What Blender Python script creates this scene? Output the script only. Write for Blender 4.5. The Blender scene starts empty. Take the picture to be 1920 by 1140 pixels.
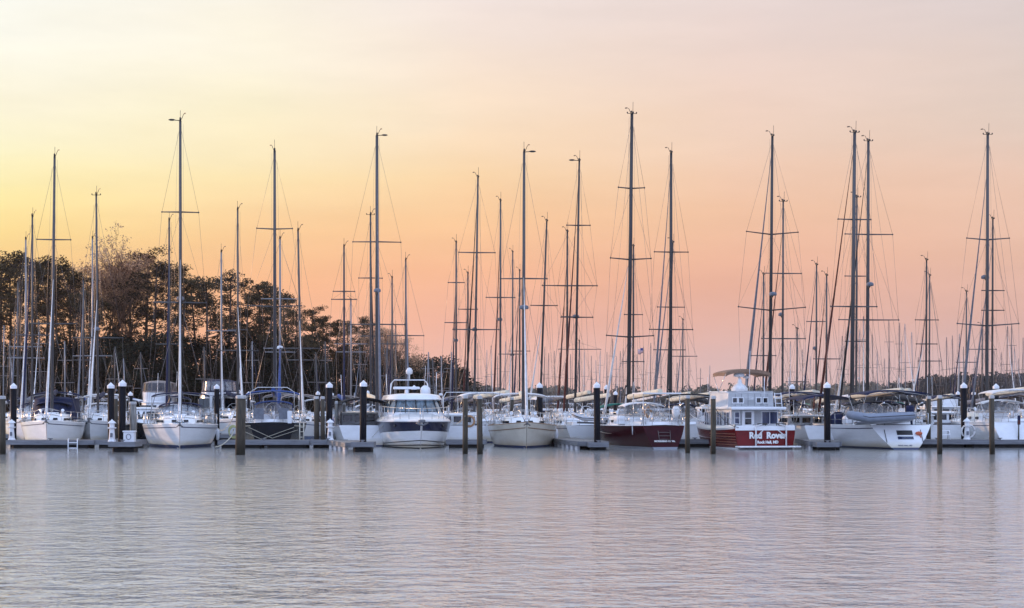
import bpy, bmesh, math, random
from mathutils import Vector, Matrix, noise as mnoise
R = math.radians
random.seed(7)
sc = bpy.context.scene
col = sc.collection

# ------------------------------------------------------------------ camera
FPX = 3600.0; HZ = 762.0; EYE = 2.2            # focal length in photo pixels, horizon row, eye height
cam_d = bpy.data.cameras.new('camera'); cam = bpy.data.objects.new('camera', cam_d); col.objects.link(cam)
cam_d.sensor_width = 36; cam_d.lens = FPX/1920*36; cam_d.shift_y = (HZ-570)/1920
cam_d.clip_start = 0.5; cam_d.clip_end = 9000
cam.location = (0, 0, EYE); cam.rotation_euler = (R(90), 0, 0)
sc.camera = cam
sc.render.resolution_x = 1024; sc.render.resolution_y = 608
sc.view_settings.view_transform = 'Standard'; sc.view_settings.look = 'None'
sc.view_settings.exposure = 0.0; sc.view_settings.gamma = 1.0

def lin(c):
    return tuple(((v/255)/12.92 if v/255 <= 0.04045 else ((v/255+0.055)/1.055)**2.4) for v in c) + (1.0,)

# ------------------------------------------------------------------ sky: dusk colours by direction
w = bpy.data.worlds.new('World'); sc.world = w; w.use_nodes = True
nt = w.node_tree; N = nt.nodes; Lk = nt.links; N.clear()
def wn(t, **k):
    n = N.new(t)
    for a, b in k.items(): setattr(n, a, b)
    return n
tc = wn('ShaderNodeTexCoord'); sep = wn('ShaderNodeSeparateXYZ'); Lk.new(tc.outputs['Generated'], sep.inputs[0])
def wmath(op, a, b=None, clamp=False):
    n = wn('ShaderNodeMath', operation=op); n.use_clamp = clamp
    for i, v in enumerate((a, b)):
        if v is None: continue
        if isinstance(v, (int, float)): n.inputs[i].default_value = v
        else: Lk.new(v, n.inputs[i])
    return n.outputs[0]
dz = wmath('MAXIMUM', sep.outputs['Z'], 0.0)
nz = wn('ShaderNodeTexNoise'); nz.inputs['Scale'].default_value = 5.0; nz.inputs['Detail'].default_value = 3
mp = wn('ShaderNodeMapping'); mp.inputs['Scale'].default_value = (1, 1, 5); Lk.new(tc.outputs['Generated'], mp.inputs[0]); Lk.new(mp.outputs[0], nz.inputs['Vector'])
dzn = wmath('ADD', dz, wmath('MULTIPLY', wmath('SUBTRACT', nz.outputs[0], 0.5), wmath('MULTIPLY', dz, 0.22)))
hx = wmath('DIVIDE', sep.outputs['X'], wmath('SQRT', wmath('ADD', wmath('POWER', wmath('ABSOLUTE', sep.outputs['X']), 2.0), wmath('ADD', wmath('POWER', wmath('ABSOLUTE', sep.outputs['Y']), 2.0), 1e-5))))
def ypos(y): return (HZ-y)/math.hypot(FPX, HZ-y)
UP = [(0.28, (246, 240, 242)), (0.5, (240, 240, 250)), (1.0, (190, 210, 246))]
def ramp(stops, up=UP):
    r = wn('ShaderNodeValToRGB'); e = r.color_ramp.elements
    pts = sorted([(ypos(y), c) for y, c in stops]) + up
    while len(e) > 1: e.remove(e[-1])
    e[0].position = max(0, pts[0][0]); e[0].color = lin(pts[0][1])
    for p, c in pts[1:]:
        k = e.new(p); k.color = lin(c)
    Lk.new(dzn, r.inputs[0]); return r.outputs[0]
COLS = [
 (-0.262, ramp([(762,(250,186,150)),(640,(252,186,136)),(540,(254,200,134)),(450,(255,224,150)),(390,(255,238,170)),(300,(255,247,204)),(200,(255,248,222)),(100,(255,252,236)),(0,(253,253,245))],
               [(0.30,(246,244,242)),(0.5,(220,224,240)),(1.0,(190,210,246))])),
 (-0.132, ramp([(762,(246,186,162)),(640,(249,184,148)),(540,(252,188,142)),(440,(253,206,152)),(340,(254,230,178)),(220,(254,243,210)),(0,(254,248,236))],
               [(0.30,(240,238,240)),(0.5,(216,222,240)),(1.0,(190,210,246))])),
 (-0.020, ramp([(762,(234,188,180)),(700,(236,186,174)),(610,(243,182,160)),(510,(250,188,150)),(420,(253,204,156)),(330,(253,217,172)),(200,(251,227,200)),(0,(243,228,221))])),
 (0.118, ramp([(762,(220,186,184)),(670,(222,184,179)),(600,(228,178,163)),(540,(234,178,155)),(480,(240,186,158)),(400,(243,196,164)),(250,(243,211,190)),(120,(239,214,202)),(0,(234,216,211))])),
 (0.256, ramp([(762,(213,182,184)),(670,(215,180,178)),(600,(222,178,166)),(480,(233,188,166)),(380,(237,198,176)),(220,(229,207,194)),(0,(222,209,208))])),
]
cur = COLS[0][1]
for (a, ca), (b, cb) in zip(COLS[:-1], COLS[1:]):
    mr = wn('ShaderNodeMapRange'); mr.inputs['From Min'].default_value = a; mr.inputs['From Max'].default_value = b
    Lk.new(hx, mr.inputs['Value'])
    mx = wn('ShaderNodeMixRGB'); Lk.new(mr.outputs[0], mx.inputs[0]); Lk.new(cur, mx.inputs[1]); Lk.new(cb, mx.inputs[2]); cur = mx.outputs[0]
# the eastern half of the sky, behind the viewer: pale lavender blue
rb = wn('ShaderNodeValToRGB'); e = rb.color_ramp.elements
e[0].position = 0; e[0].color = lin((176, 186, 226)); e[1].position = 1; e[1].color = lin((188, 212, 255))
k = e.new(0.15); k.color = lin((192, 206, 250)); k = e.new(0.45); k.color = lin((190, 212, 255))
Lk.new(dz, rb.inputs[0])
mb_ = wn('ShaderNodeMapRange'); mb_.interpolation_type = 'SMOOTHSTEP'
mb_.inputs['From Min'].default_value = 0.55; mb_.inputs['From Max'].default_value = -0.35
Lk.new(sep.outputs['Y'], mb_.inputs['Value'])
mx = wn('ShaderNodeMixRGB'); Lk.new(mb_.outputs[0], mx.inputs[0]); Lk.new(cur, mx.inputs[1]); Lk.new(rb.outputs[0], mx.inputs[2])
nz2 = wn('ShaderNodeTexNoise'); nz2.inputs['Scale'].default_value = 7.0; nz2.inputs['Detail'].default_value = 6; nz2.inputs['Roughness'].default_value = .62
mp2 = wn('ShaderNodeMapping'); mp2.inputs['Scale'].default_value = (1, 1, 6); mp2.inputs['Rotation'].default_value = (0, .12, 0); Lk.new(tc.outputs['Generated'], mp2.inputs[0]); Lk.new(mp2.outputs[0], nz2.inputs['Vector'])
cl = wn('ShaderNodeMapRange'); cl.inputs['From Min'].default_value = .3; cl.inputs['From Max'].default_value = .7; cl.inputs['To Min'].default_value = .955; cl.inputs['To Max'].default_value = 1.035; Lk.new(nz2.outputs[0], cl.inputs['Value'])
mc = wn('ShaderNodeMixRGB', blend_type='MULTIPLY'); mc.inputs[0].default_value = 1.0; Lk.new(mx.outputs[0], mc.inputs[1]); Lk.new(cl.outputs[0], mc.inputs[2]); mx = mc
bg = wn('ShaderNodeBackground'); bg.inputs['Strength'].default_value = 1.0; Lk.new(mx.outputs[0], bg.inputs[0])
bst = wn('ShaderNodeMapRange'); bst.inputs['From Min'].default_value = .25; bst.inputs['From Max'].default_value = -.3; bst.inputs['To Min'].default_value = 1.0; bst.inputs['To Max'].default_value = 1.85  # eastern sky boosted beyond a real dusk, added to brighten the boat fronts
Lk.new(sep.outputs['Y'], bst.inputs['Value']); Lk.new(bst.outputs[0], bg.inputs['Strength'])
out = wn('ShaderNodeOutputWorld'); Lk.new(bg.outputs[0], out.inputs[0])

# ------------------------------------------------------------------ low sun, behind the trees to the left
sd = bpy.data.lights.new('sun', 'SUN'); sd.energy = 3.0; sd.angle = R(1.5); sd.color = (1.0, 0.62, 0.36)
so = bpy.data.objects.new('sun', sd); col.objects.link(so)
SUN_AZ = R(-62); SUN_EL = R(7)                  # azimuth measured from the view direction
sdir = Vector((math.sin(SUN_AZ)*math.cos(SUN_EL), math.cos(SUN_AZ)*math.cos(SUN_EL), math.sin(SUN_EL)))
so.rotation_euler = sdir.to_track_quat('Z', 'Y').to_euler(); so.location = (-100, 100, 60)

# ------------------------------------------------------------------ helpers
def at(px, py, Y): return Vector(((px-960)*Y/FPX, Y, EYE+(HZ-py)*Y/FPX))
def PX(px, Y): return (px-960)*Y/FPX
def PZ(py, Y): return EYE+(HZ-py)*Y/FPX

MATS = {}
STAIN = {'white_gelcoat': (.42, (.72,.64,.50)), 'cream_gelcoat': (.42, (.7,.6,.48)), 'weathered_wood_piling': (.75, (.35,.36,.28)), 'black_sleeved_piling': (.7, (1.8,1.7,1.3)), 'grey_wood_piling': (.8, (.4,.4,.33))}
def mat(name, color, rough=0.5, metal=0.0, var=0.12, scale=3.0, bump=0.0, coat=0.0, stretch=(1,1,1), alpha=1.0, spec=0.5, trans=0.0, color2=None):
    if name in MATS: return MATS[name]
    m = bpy.data.materials.new(name); m.use_nodes = True; t = m.node_tree; n = t.nodes; l = t.links
    p = n['Principled BSDF']; p.inputs['Roughness'].default_value = rough; p.inputs['Metallic'].default_value = metal
    p.inputs['Coat Weight'].default_value = coat; p.inputs['Specular IOR Level'].default_value = spec
    p.inputs['Alpha'].default_value = alpha; p.inputs['Transmission Weight'].default_value = trans
    c = tuple(color)
    tcn = n.new('ShaderNodeTexCoord'); mpn = n.new('ShaderNodeMapping'); mpn.inputs['Scale'].default_value = stretch
    l.new(tcn.outputs['Object'], mpn.inputs[0])
    nzn = n.new('ShaderNodeTexNoise'); nzn.inputs['Scale'].default_value = scale; nzn.inputs['Detail'].default_value = 5; nzn.inputs['Roughness'].default_value = 0.65
    l.new(mpn.outputs[0], nzn.inputs['Vector'])
    r = n.new('ShaderNodeValToRGB'); e = r.color_ramp.elements
    lo = tuple(v*(1-var*1.6) for v in c) if color2 is None else tuple(color2)
    hi = tuple(min(1, v*(1+var)) for v in c)
    e[0].position = 0.32; e[0].color = lo+(1,); e[1].position = 0.68; e[1].color = hi+(1,)
    l.new(nzn.outputs[0], r.inputs[0]); l.new(r.outputs[0], p.inputs['Base Color'])
    if name in STAIN:
        # real dirt: scum above the waterline, wet and weedy foot of a piling
        zt, tint = STAIN[name]; sx = n.new('ShaderNodeSeparateXYZ'); l.new(tcn.outputs['Object'], sx.inputs[0])
        ad = n.new('ShaderNodeMath'); ad.operation = 'MULTIPLY_ADD'; l.new(nzn.outputs[0], ad.inputs[0]); ad.inputs[1].default_value = -zt*1.6; l.new(sx.outputs['Z'], ad.inputs[2])
        m2 = n.new('ShaderNodeMapRange'); m2.inputs['From Min'].default_value = -zt*.5; m2.inputs['From Max'].default_value = zt*.35; m2.inputs['To Min'].default_value = 1; m2.inputs['To Max'].default_value = 0; l.new(ad.outputs[0], m2.inputs['Value'])
        mm = n.new('ShaderNodeMixRGB'); mm.blend_type = 'MULTIPLY'; l.new(m2.outputs[0], mm.inputs[0]); l.new(r.outputs[0], mm.inputs[1]); mm.inputs[2].default_value = tuple(tint)+(1,); l.new(mm.outputs[0], p.inputs['Base Color'])
    if bump:
        b = n.new('ShaderNodeBump'); b.inputs['Strength'].default_value = 0.6; b.inputs['Distance'].default_value = bump
        l.new(nzn.outputs[0], b.inputs['Height']); l.new(b.outputs[0], p.inputs['Normal'])
    MATS[name] = m; return m

M = {
 'gel':   mat('white_gelcoat', (.80,.81,.82), .25, var=.05, scale=1.2, coat=.4, stretch=(.4,1,2.5)),
 'deck':  mat('nonskid_deck', (.78,.78,.77), .6, var=.08, scale=6),
 'cream': mat('cream_gelcoat', (.62,.57,.47), .3, var=.06, scale=1.2, coat=.4),
 'black': mat('black_gelcoat', (.004,.005,.009), .25, var=.3, scale=2, coat=.0, spec=.12),
 'navy':  mat('navy_gelcoat', (.008,.011,.042), .2, var=.2, scale=2, coat=.0, spec=.35),
 'maroon':mat('maroon_gelcoat', (.036,.002,.006), .2, var=.2, scale=2, coat=.0, spec=.12),
 'red':   mat('red_gelcoat', (.14,.003,.004), .25, var=.12, scale=2, coat=.0, spec=.3),
 'blueh': mat('blue_gelcoat', (.05,.09,.22), .2, var=.15, scale=2, coat=.6),
 'greyh': mat('grey_gelcoat', (.20,.21,.24), .3, var=.1, scale=2, coat=.3),
 'stripe':mat('dark_stripe', (.03,.04,.09), .3, var=.1),
 'bottom':mat('blue_antifouling_paint', (.02,.035,.10), .6, var=.3, scale=4),
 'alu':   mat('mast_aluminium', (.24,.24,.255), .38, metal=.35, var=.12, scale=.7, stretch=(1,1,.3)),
 'alud':  mat('backlit_dark_mast_aluminium', (.045,.042,.044), .5, metal=.2, var=.2, scale=.7, stretch=(1,1,.3)),  # metal darkened: silhouette against the bright sky put into the base colour
 'alum':  mat('backlit_grey_mast_aluminium', (.080,.076,.078), .45, metal=.25, var=.15, scale=.7, stretch=(1,1,.3)),  # milder version, backlit mast tone likewise put into the colour
 'steel': mat('stainless_tube', (.62,.62,.62), .25, metal=.7, var=.1),
 'wire':  mat('rigging_wire', (.20,.17,.16), .4, metal=.5, var=.1),
 'navyc': mat('navy_canvas', (.008,.013,.048), .9, var=.25, scale=5, bump=.01),
 'bluec': mat('blue_canvas', (.025,.07,.24), .85, var=.25, scale=5, bump=.01),
 'blackc':mat('black_canvas', (.009,.009,.012), .9, var=.3, scale=5, bump=.01),
 'greenc':mat('green_canvas', (.02,.17,.13), .85, var=.2, scale=5, bump=.01),
 'tanc':  mat('tan_canvas', (.24,.15,.10), .85, var=.15, scale=5, bump=.01),
 'taupec':mat('taupe_canvas', (.26,.22,.20), .85, var=.15, scale=5, bump=.01),
 'creamc':mat('cream_canvas', (.66,.60,.46), .85, var=.12, scale=6, bump=.012),
 'whitec':mat('white_canvas', (.72,.71,.70), .8, var=.1, scale=6, bump=.01),
 'greyc': mat('grey_canvas', (.16,.17,.20), .85, var=.15, scale=5, bump=.01),
 'redfurl':mat('sunset_stay_and_sign_red', (.09,.02,.014), .85, var=.3, scale=4),  # sunset reddening of the stays put into the colour; also the sign's red
 'glass': mat('tinted_window', (.006,.008,.012), .06, var=.2, spec=.8),
 'glassb':mat('blue_curtained_window', (.018,.032,.09), .12, var=.5, scale=6, stretch=(1,6,.3), spec=.7),
 'glassp':mat('pale_shaded_windscreen', (.11,.16,.20), .08, var=.45, scale=2.2, stretch=(1,3,.5), spec=.8),
 'vinyl': mat('clear_vinyl', (.55,.58,.62), .12, var=.25, scale=4, alpha=.42, spec=.9),
 'vinyld':mat('smoked_vinyl', (.08,.08,.09), .12, var=.35, scale=4, alpha=.65, spec=.9),
 'teak':  mat('teak_trim', (.26,.15,.08), .55, var=.3, scale=5, stretch=(.3,4,4)),
 'rope':  mat('mooring_rope', (.50,.46,.36), .9, var=.2, scale=20),
 'rubber':mat('grey_inflatable_tube', (.22,.25,.31), .5, var=.08, scale=4),
 'rubberl':mat('pale_inflatable_tube', (.52,.52,.54), .5, var=.08, scale=4),
 'dark':  mat('black_plastic', (.02,.02,.022), .5, var=.3),
 'anchor':mat('galvanised_steel', (.16,.16,.17), .5, metal=.6, var=.3),
 'plast': mat('white_plastic', (.74,.75,.77), .4, var=.05),
 'lettw': mat('white_lettering', (.78,.77,.74), .5, var=.03),
 'lettd': mat('dark_lettering', (.04,.05,.12), .5, var=.03),
 'orange':mat('orange_float', (.55,.12,.05), .6, var=.1),
 'ring':  mat('tan_horseshoe_buoy', (.42,.24,.13), .7, var=.2),
 'pileb': mat('black_sleeved_piling', (.006,.006,.010), .65, spec=.15, var=.35, scale=3, stretch=(3,3,.5), bump=.01),
 'pilew': mat('weathered_wood_piling', (.062,.050,.034), .85, var=.5, scale=3.5, stretch=(4,4,.35), bump=.03, color2=(.022,.019,.014)),
 'pileg': mat('grey_wood_piling', (.22,.21,.19), .85, var=.4, scale=3.5, stretch=(4,4,.35), bump=.03),
 'cap':   mat('white_piling_cap', (.78,.79,.82), .35, var=.05),
 'capf':  mat('grey_metal_piling_cap', (.42,.42,.42), .5, var=.15),
 'dockd': mat('dock_planks', (.24,.225,.21), .85, var=.35, scale=2.5, stretch=(8,.8,1), bump=.01),
 'dockf': mat('dock_rub_board', (.17,.175,.19), .7, var=.25, scale=2.5, stretch=(.4,.4,4)),
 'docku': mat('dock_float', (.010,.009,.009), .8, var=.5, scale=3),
 'dockp': mat('pale_dock_post', (.62,.62,.64), .6, var=.12, scale=3),
 'bark':  mat('pine_bark', (.075,.042,.028), .95, var=.4, scale=3, stretch=(3,3,.5), bump=.03),
 'barkg': mat('grey_twig_bark', (.20,.11,.065), .9, var=.3, scale=3),
 'pine':  mat('pine_needles', (.062,.042,.017), .8, var=.45, scale=.5, color2=(.020,.014,.008), spec=.2),
 'pine2': mat('cedar_foliage', (.020,.018,.009), .8, var=.45, scale=.5, color2=(.009,.009,.005), spec=.15),
 'buds':  mat('spring_buds', (.50,.28,.15), .8, var=.25, scale=.6),
 'far1':  mat('distant_budding_woods', (.135,.115,.085), .9, var=.4, scale=.02, color2=(.06,.062,.045)),
 'far2':  mat('distant_evergreen_woods', (.040,.036,.034), .9, var=.5, scale=.03),
 'soil':  mat('shore_soil', (.09,.075,.045), .95, var=.4, scale=.3, bump=.1),
 'siding':mat('pale_house_siding', (.50,.52,.56), .6, var=.08, scale=3, stretch=(.2,.2,8)),
 'shing': mat('grey_roof_shingles', (.20,.19,.19), .85, var=.25, scale=4),
 'flagr': mat('flag_stripes', (.35,.08,.08), .8, var=.5, scale=3, stretch=(.1,.1,8), color2=(.7,.68,.66)),
 'flagb': mat('flag_canton', (.03,.05,.2), .8),
}

class MB:
    def __init__(s): s.v = []; s.f = []; s.s = []
    def face(s, idx, sm=False): s.f.append(tuple(idx)); s.s.append(sm)
    def add(s, verts): b = len(s.v); s.v.extend([tuple(p) for p in verts]); return b
    def box(s, c, d, rz=0.0, tilt=None):
        m = Matrix.Rotation(rz, 3, 'Z')
        if tilt: m = m @ Matrix.Rotation(tilt, 3, 'Y')
        c = Vector(c); pts = []
        for dx in (-.5, .5):
            for dy in (-.5, .5):
                for dz_ in (-.5, .5): pts.append(c + m @ Vector((dx*d[0], dy*d[1], dz_*d[2])))
        b = s.add(pts)
        for q in ((0,1,3,2),(4,6,7,5),(0,4,5,1),(2,3,7,6),(0,2,6,4),(1,5,7,3)): s.face([b+i for i in q])
        return s
    def bbox(s, c, d, bv=0.04, rz=0.0):
        # box with chamfered vertical and top edges
        x, y, z = d[0]/2, d[1]/2, d[2]/2; m = Matrix.Rotation(rz, 3, 'Z'); c = Vector(c)
        def ring(ix, zz):
            a, b_ = x-ix, y-ix; q = bv
            return [(a-q,-b_),(a,-b_+q),(a,b_-q),(a-q,b_),(-a+q,b_),(-a,b_-q),(-a,-b_+q),(-a+q,-b_)], zz
        rings = []
        for ix, zz in ((0,-z),(0,z-bv),(bv*.4,z-bv*.3),(bv,z)):
            r_, zz = ring(ix, zz); rings.append([c + m @ Vector((p[0], p[1], zz)) for p in r_])
        s.loft(rings, closed=True, caps=True, sm=False); return s
    def loft(s, rings, closed=False, caps=False, sm=True):
        n = len(rings[0]); b = s.add([p for r in rings for p in r])
        for i in range(len(rings)-1):
            for j in range(n if closed else n-1):
                k = (j+1) % n
                s.face((b+i*n+j, b+i*n+k, b+(i+1)*n+k, b+(i+1)*n+j), sm)
        if caps:
            s.face([b+j for j in range(n)][::-1]); s.face([b+(len(rings)-1)*n+j for j in range(n)])
        return s
    def tube(s, pts, r, n=6, caps=True, sm=True):
        pts = [Vector(p) for p in pts]
        if not isinstance(r, (list, tuple)): r = [r]*len(pts)
        rings = []; prev = None
        for i, p in enumerate(pts):
            a = pts[max(0, i-1)]; b = pts[min(len(pts)-1, i+1)]
            d = (b-a).normalized() if (b-a).length > 1e-9 else Vector((0,0,1))
            ref = Vector((0,0,1)) if abs(d.z) < 0.9 else Vector((1,0,0))
            u = d.cross(ref).normalized() if prev is None else (prev - d*prev.dot(d)).normalized()
            prev = u; v = d.cross(u)
            rings.append([p + (u*math.cos(2*math.pi*k/n) + v*math.sin(2*math.pi*k/n))*r[i] for k in range(n)])
        return s.loft(rings, closed=True, caps=caps, sm=sm)
    def lathe(s, prof, c=(0,0,0), n=14, sm=True, sx=1.0, sy=1.0):
        c = Vector(c)
        rings = [[c+Vector((r*sx*math.cos(2*math.pi*k/n), r*sy*math.sin(2*math.pi*k/n), z)) for k in range(n)] for r, z in prof]
        return s.loft(rings, closed=True, caps=True, sm=sm)
    def ell(s, c, r, n=12, m=7):
        return s.lathe([(max(.001, math.sin(math.pi*i/m)), 0) for i in range(0)] or [(max(.002, r[0]*math.sin(math.pi*i/m)), -r[2]*math.cos(math.pi*i/m)) for i in range(m+1)], c, n, True, 1.0, r[1]/r[0])
    def sheet(s, grid, th):
        # grid of points -> thick curved panel
        top = [[Vector(p) for p in row] for row in grid]; bot = [[p-Vector((0,0,th)) for p in row] for row in top]
        nr, nc = len(top), len(top[0])
        b = s.add([p for r_ in top for p in r_]); b2 = s.add([p for r_ in bot for p in r_])
        for i in range(nr-1):
            for j in range(nc-1):
                a = i*nc+j; q = (a, a+1, a+nc+1, a+nc)
                s.face([b+k for k in q], True); s.face([b2+k for k in q[::-1]], True)
        def edge(lst):
            for a, c in zip(lst[:-1], lst[1:]): s.face((b+a, b2+a, b2+c, b+c))
        edge([j for j in range(nc)]); edge([(nr-1)*nc+j for j in range(nc)][::-1])
        edge([i*nc for i in range(nr)][::-1]); edge([i*nc+nc-1 for i in range(nr)])
        return s
    def build(s, name, m, parent=None, loc=None):
        me = bpy.data.meshes.new(name); me.from_pydata(s.v, [], s.f); me.polygons.foreach_set('use_smooth', s.s)
        me.materials.append(m)
        if len(s.f) < 4000:
            bm = bmesh.new(); bm.from_mesh(me); bmesh.ops.recalc_face_normals(bm, faces=bm.faces); bm.to_mesh(me); bm.free()
        me.update()
        o = bpy.data.objects.new(name, me); col.objects.link(o)
        if parent: o.parent = parent
        if loc: o.location = loc
        return o

def tag(o, label, cat, group=None):
    o['label'] = label; o['category'] = cat
    if group: o['group'] = group
    return o
def thing(name, label, cat, loc, rz=0.0, group=None):
    o = bpy.data.objects.new(name, None); col.objects.link(o); o.location = loc; o.rotation_euler = (0,0,rz)
    o.empty_display_size = .3
    return tag(o, label, cat, group)
def structure(o, kind='structure'): o['kind'] = kind; return o
ORD = ['first','second','third','fourth','fifth','sixth','seventh','eighth','ninth','tenth','eleventh','twelfth','thirteenth','fourteenth','fifteenth','sixteenth','seventeenth','eighteenth','nineteenth','twentieth',
       'twenty-first','twenty-second','twenty-third','twenty-fourth','twenty-fifth','twenty-sixth','twenty-seventh','twenty-eighth','twenty-ninth','thirtieth']

def text(parent, name, body, m, size, origin, xa, ya, bold=0.0, ext=0.004, align='CENTER', sxy=1.0):
    cu = bpy.data.curves.new(name, 'FONT'); cu.body = body; cu.size = size; cu.align_x = align; cu.align_y = 'CENTER'
    cu.extrude = ext; cu.offset = bold; cu.resolution_u = 3
    tmp = bpy.data.objects.new(name, cu); col.objects.link(tmp)
    dg = bpy.context.evaluated_depsgraph_get(); me = bpy.data.meshes.new_from_object(tmp.evaluated_get(dg))
    bpy.data.objects.remove(tmp); bpy.data.curves.remove(cu)
    xa = Vector(xa).normalized(); ya = Vector(ya).normalized(); za = xa.cross(ya)
    mt = Matrix.Translation(origin) @ Matrix((xa*sxy, ya, za)).transposed().to_4x4()
    me.transform(mt); me.materials.clear(); me.materials.append(m)
    o = bpy.data.objects.new(name, me); col.objects.link(o); o.parent = parent; return o

# ------------------------------------------------------------------ water, shore, land
def make_water():
    m = bpy.data.materials.new('harbour_water'); m.use_nodes = True; t = m.node_tree; n = t.nodes; l = t.links
    p = n['Principled BSDF']; p.inputs['Base Color'].default_value = (.37,.37,.355,1); p.inputs['Roughness'].default_value = .10
    p.inputs['IOR'].default_value = 1.5
    geo = n.new('ShaderNodeNewGeometry')
    def nzn(scale, det, sx=1.0, sy=1.0, w_=0.0):
        mp = n.new('ShaderNodeMapping'); mp.inputs['Scale'].default_value = (sx, sy, 1); mp.inputs['Location'].default_value = (w_, w_*.7, 0)
        l.new(geo.outputs['Position'], mp.inputs[0])
        q = n.new('ShaderNodeTexNoise'); q.inputs['Scale'].default_value = scale; q.inputs['Detail'].default_value = det; q.inputs['Roughness'].default_value = .55
        l.new(mp.outputs[0], q.inputs['Vector']); return q.outputs[0]
    def mth(op, a, b):
        q = n.new('ShaderNodeMath'); q.operation = op
        for i, v in enumerate((a, b)):
            if isinstance(v, (int, float)): q.inputs[i].default_value = v
            else: l.new(v, q.inputs[i])
        return q.outputs[0]
    h = mth('ADD', mth('MULTIPLY', nzn(2.2, 3.0, 1.1, 1.0), .085), mth('ADD', mth('MULTIPLY', nzn(.6, 2, 1.1, 1.0, 13), .10), mth('MULTIPLY', nzn(5.0, 2, .8, 1.0, 31), .008)))
    patch = nzn(.045, 2, .5, 1.0, 5)            # calmer and rougher patches
    # sheltered, calmer water close to the docks
    sp = n.new('ShaderNodeSeparateXYZ'); l.new(geo.outputs['Position'], sp.inputs[0])
    mr = n.new('ShaderNodeMapRange'); mr.inputs['From Min'].default_value = 62; mr.inputs['From Max'].default_value = 85
    mr.inputs['To Min'].default_value = 1.0; mr.inputs['To Max'].default_value = .17; l.new(sp.outputs['Y'], mr.inputs['Value'])
    h = mth('MULTIPLY', mth('MULTIPLY', h, mth('ADD', mth('MULTIPLY', patch, 1.2), .4)), mr.outputs[0])
    b = n.new('ShaderNodeBump'); b.inputs['Strength'].default_value = 1.0; b.inputs['Distance'].default_value = 1.0
    l.new(h, b.inputs['Height']); l.new(b.outputs[0], p.inputs['Normal'])
    g = MB(); bi = g.add([(-1600,-60,0),(1600,-60,0),(1600,3200,0),(-1600,3200,0)]); g.face((bi,bi+1,bi+2,bi+3))
    structure(g.build('water', m))
make_water()

def land(name, pts, z0, z1, edge, m):
    # pts: front edge line (x,y); rises from z0 in the water to z1 over `edge` metres, then runs far back
    g = MB(); n = len(pts); rows = [(0, -0.6), (edge*.4, z0), (edge, z1), (edge*4, z1*1.15), (edge*18, z1*1.3)]
    rings = []
    for dy, z in rows:
        rings.append([(x+math.sin(i*1.7)*.8, y+dy+math.sin(i*2.3)*1.2, z + (math.sin(i*1.3)*.12 if z > 0 else 0)) for i, (x, y) in enumerate(pts)])
    g.loft(rings, sm=True)
    structure(g.build(name, m))
land('shore', [(x, 205 + max(0, (x+60))*0.45 + max(0, x+10)*1.0) for x in range(-190, 12, 6)], .35, .9, 6, M['soil'])
land('far_shore', [(x, 640+abs(x-100)*.1) for x in range(-1400, 1500, 40)], .4, 1.2, 20, M['soil'])

# ------------------------------------------------------------------ trees
def leafclump(g, c, rad, n, size, rnd, flat=.6):
    for _ in range(n):
        while True:
            p = Vector((rnd.uniform(-1,1), rnd.uniform(-1,1), rnd.uniform(-1,1)))
            if p.length < 1: break
        q = Vector(c) + Vector((p.x*rad, p.y*rad, p.z*rad*flat))
        a = Vector((rnd.gauss(0,1), rnd.gauss(0,1), rnd.gauss(0,1))).normalized(); b_ = a.orthogonal().normalized()
        s_ = size*rnd.uniform(.6, 1.4)
        i = g.add([q-a*s_-b_*s_*.25, q+a*s_-b_*s_*.2, q+a*s_*.2+b_*s_*.8])
        g.face((i, i+1, i+2))

def pine_proto(name, seed, H=20.0, crown=.45, wid=4.0, leafm='pine', dens=1.0):
    rnd = random.Random(seed)
    root = bpy.data.objects.new(name, None); col.objects.link(root)
    tr = MB(); lx, ly = rnd.uniform(-.5,.5), rnd.uniform(-.5,.5)
    def tp(z): k = z/H; return Vector((lx*k*k+.15*math.sin(k*5+seed), ly*k, z))
    tr.tube([tp(H*i/10) for i in range(11)], [.24*(1-.8*i/10)+.03 for i in range(11)], 7)
    lf = MB(); nl = int(30*dens)
    for i in range(nl):
        k = i/nl; z = H*(crown*.82 + (1-crown*.82)*k**.8)
        az = rnd.uniform(0, 6.28); prof = math.sin(min(1, (1-k)*1.15+.12)*math.pi*.62)
        ln = wid*prof*rnd.uniform(.35, 1.3)
        if z < H*crown*1.15: ln *= rnd.uniform(.4, 1.1)
        b0 = tp(z); d = Vector((math.cos(az), math.sin(az), rnd.uniform(.0,.5)))
        p1 = b0+d*ln*.5+Vector((0,0,-.1)); p2 = b0+d*ln+Vector((0,0,.35*ln*.3))
        tr.tube([b0, p1, p2], [.07, .045, .015], 4)
        for q in range(3 if k > .25 else 2):
            c = p1.lerp(p2, rnd.uniform(.1, 1.15)) + Vector((rnd.uniform(-.9,.9), rnd.uniform(-.9,.9), rnd.uniform(-.1,.7)))
            leafclump(lf, c, rnd.uniform(.45, 1.15), int(50*dens), .135, rnd, .52)
    for _ in range(4): leafclump(lf, tp(H)+Vector((rnd.uniform(-.9,.9), rnd.uniform(-.9,.9), rnd.uniform(-.9,.1))), .8, 45, .13, rnd, .8)
    t = tr.build('trunk', M['bark'], root); l_ = lf.build('crown', M[leafm], root)
    return root
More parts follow.
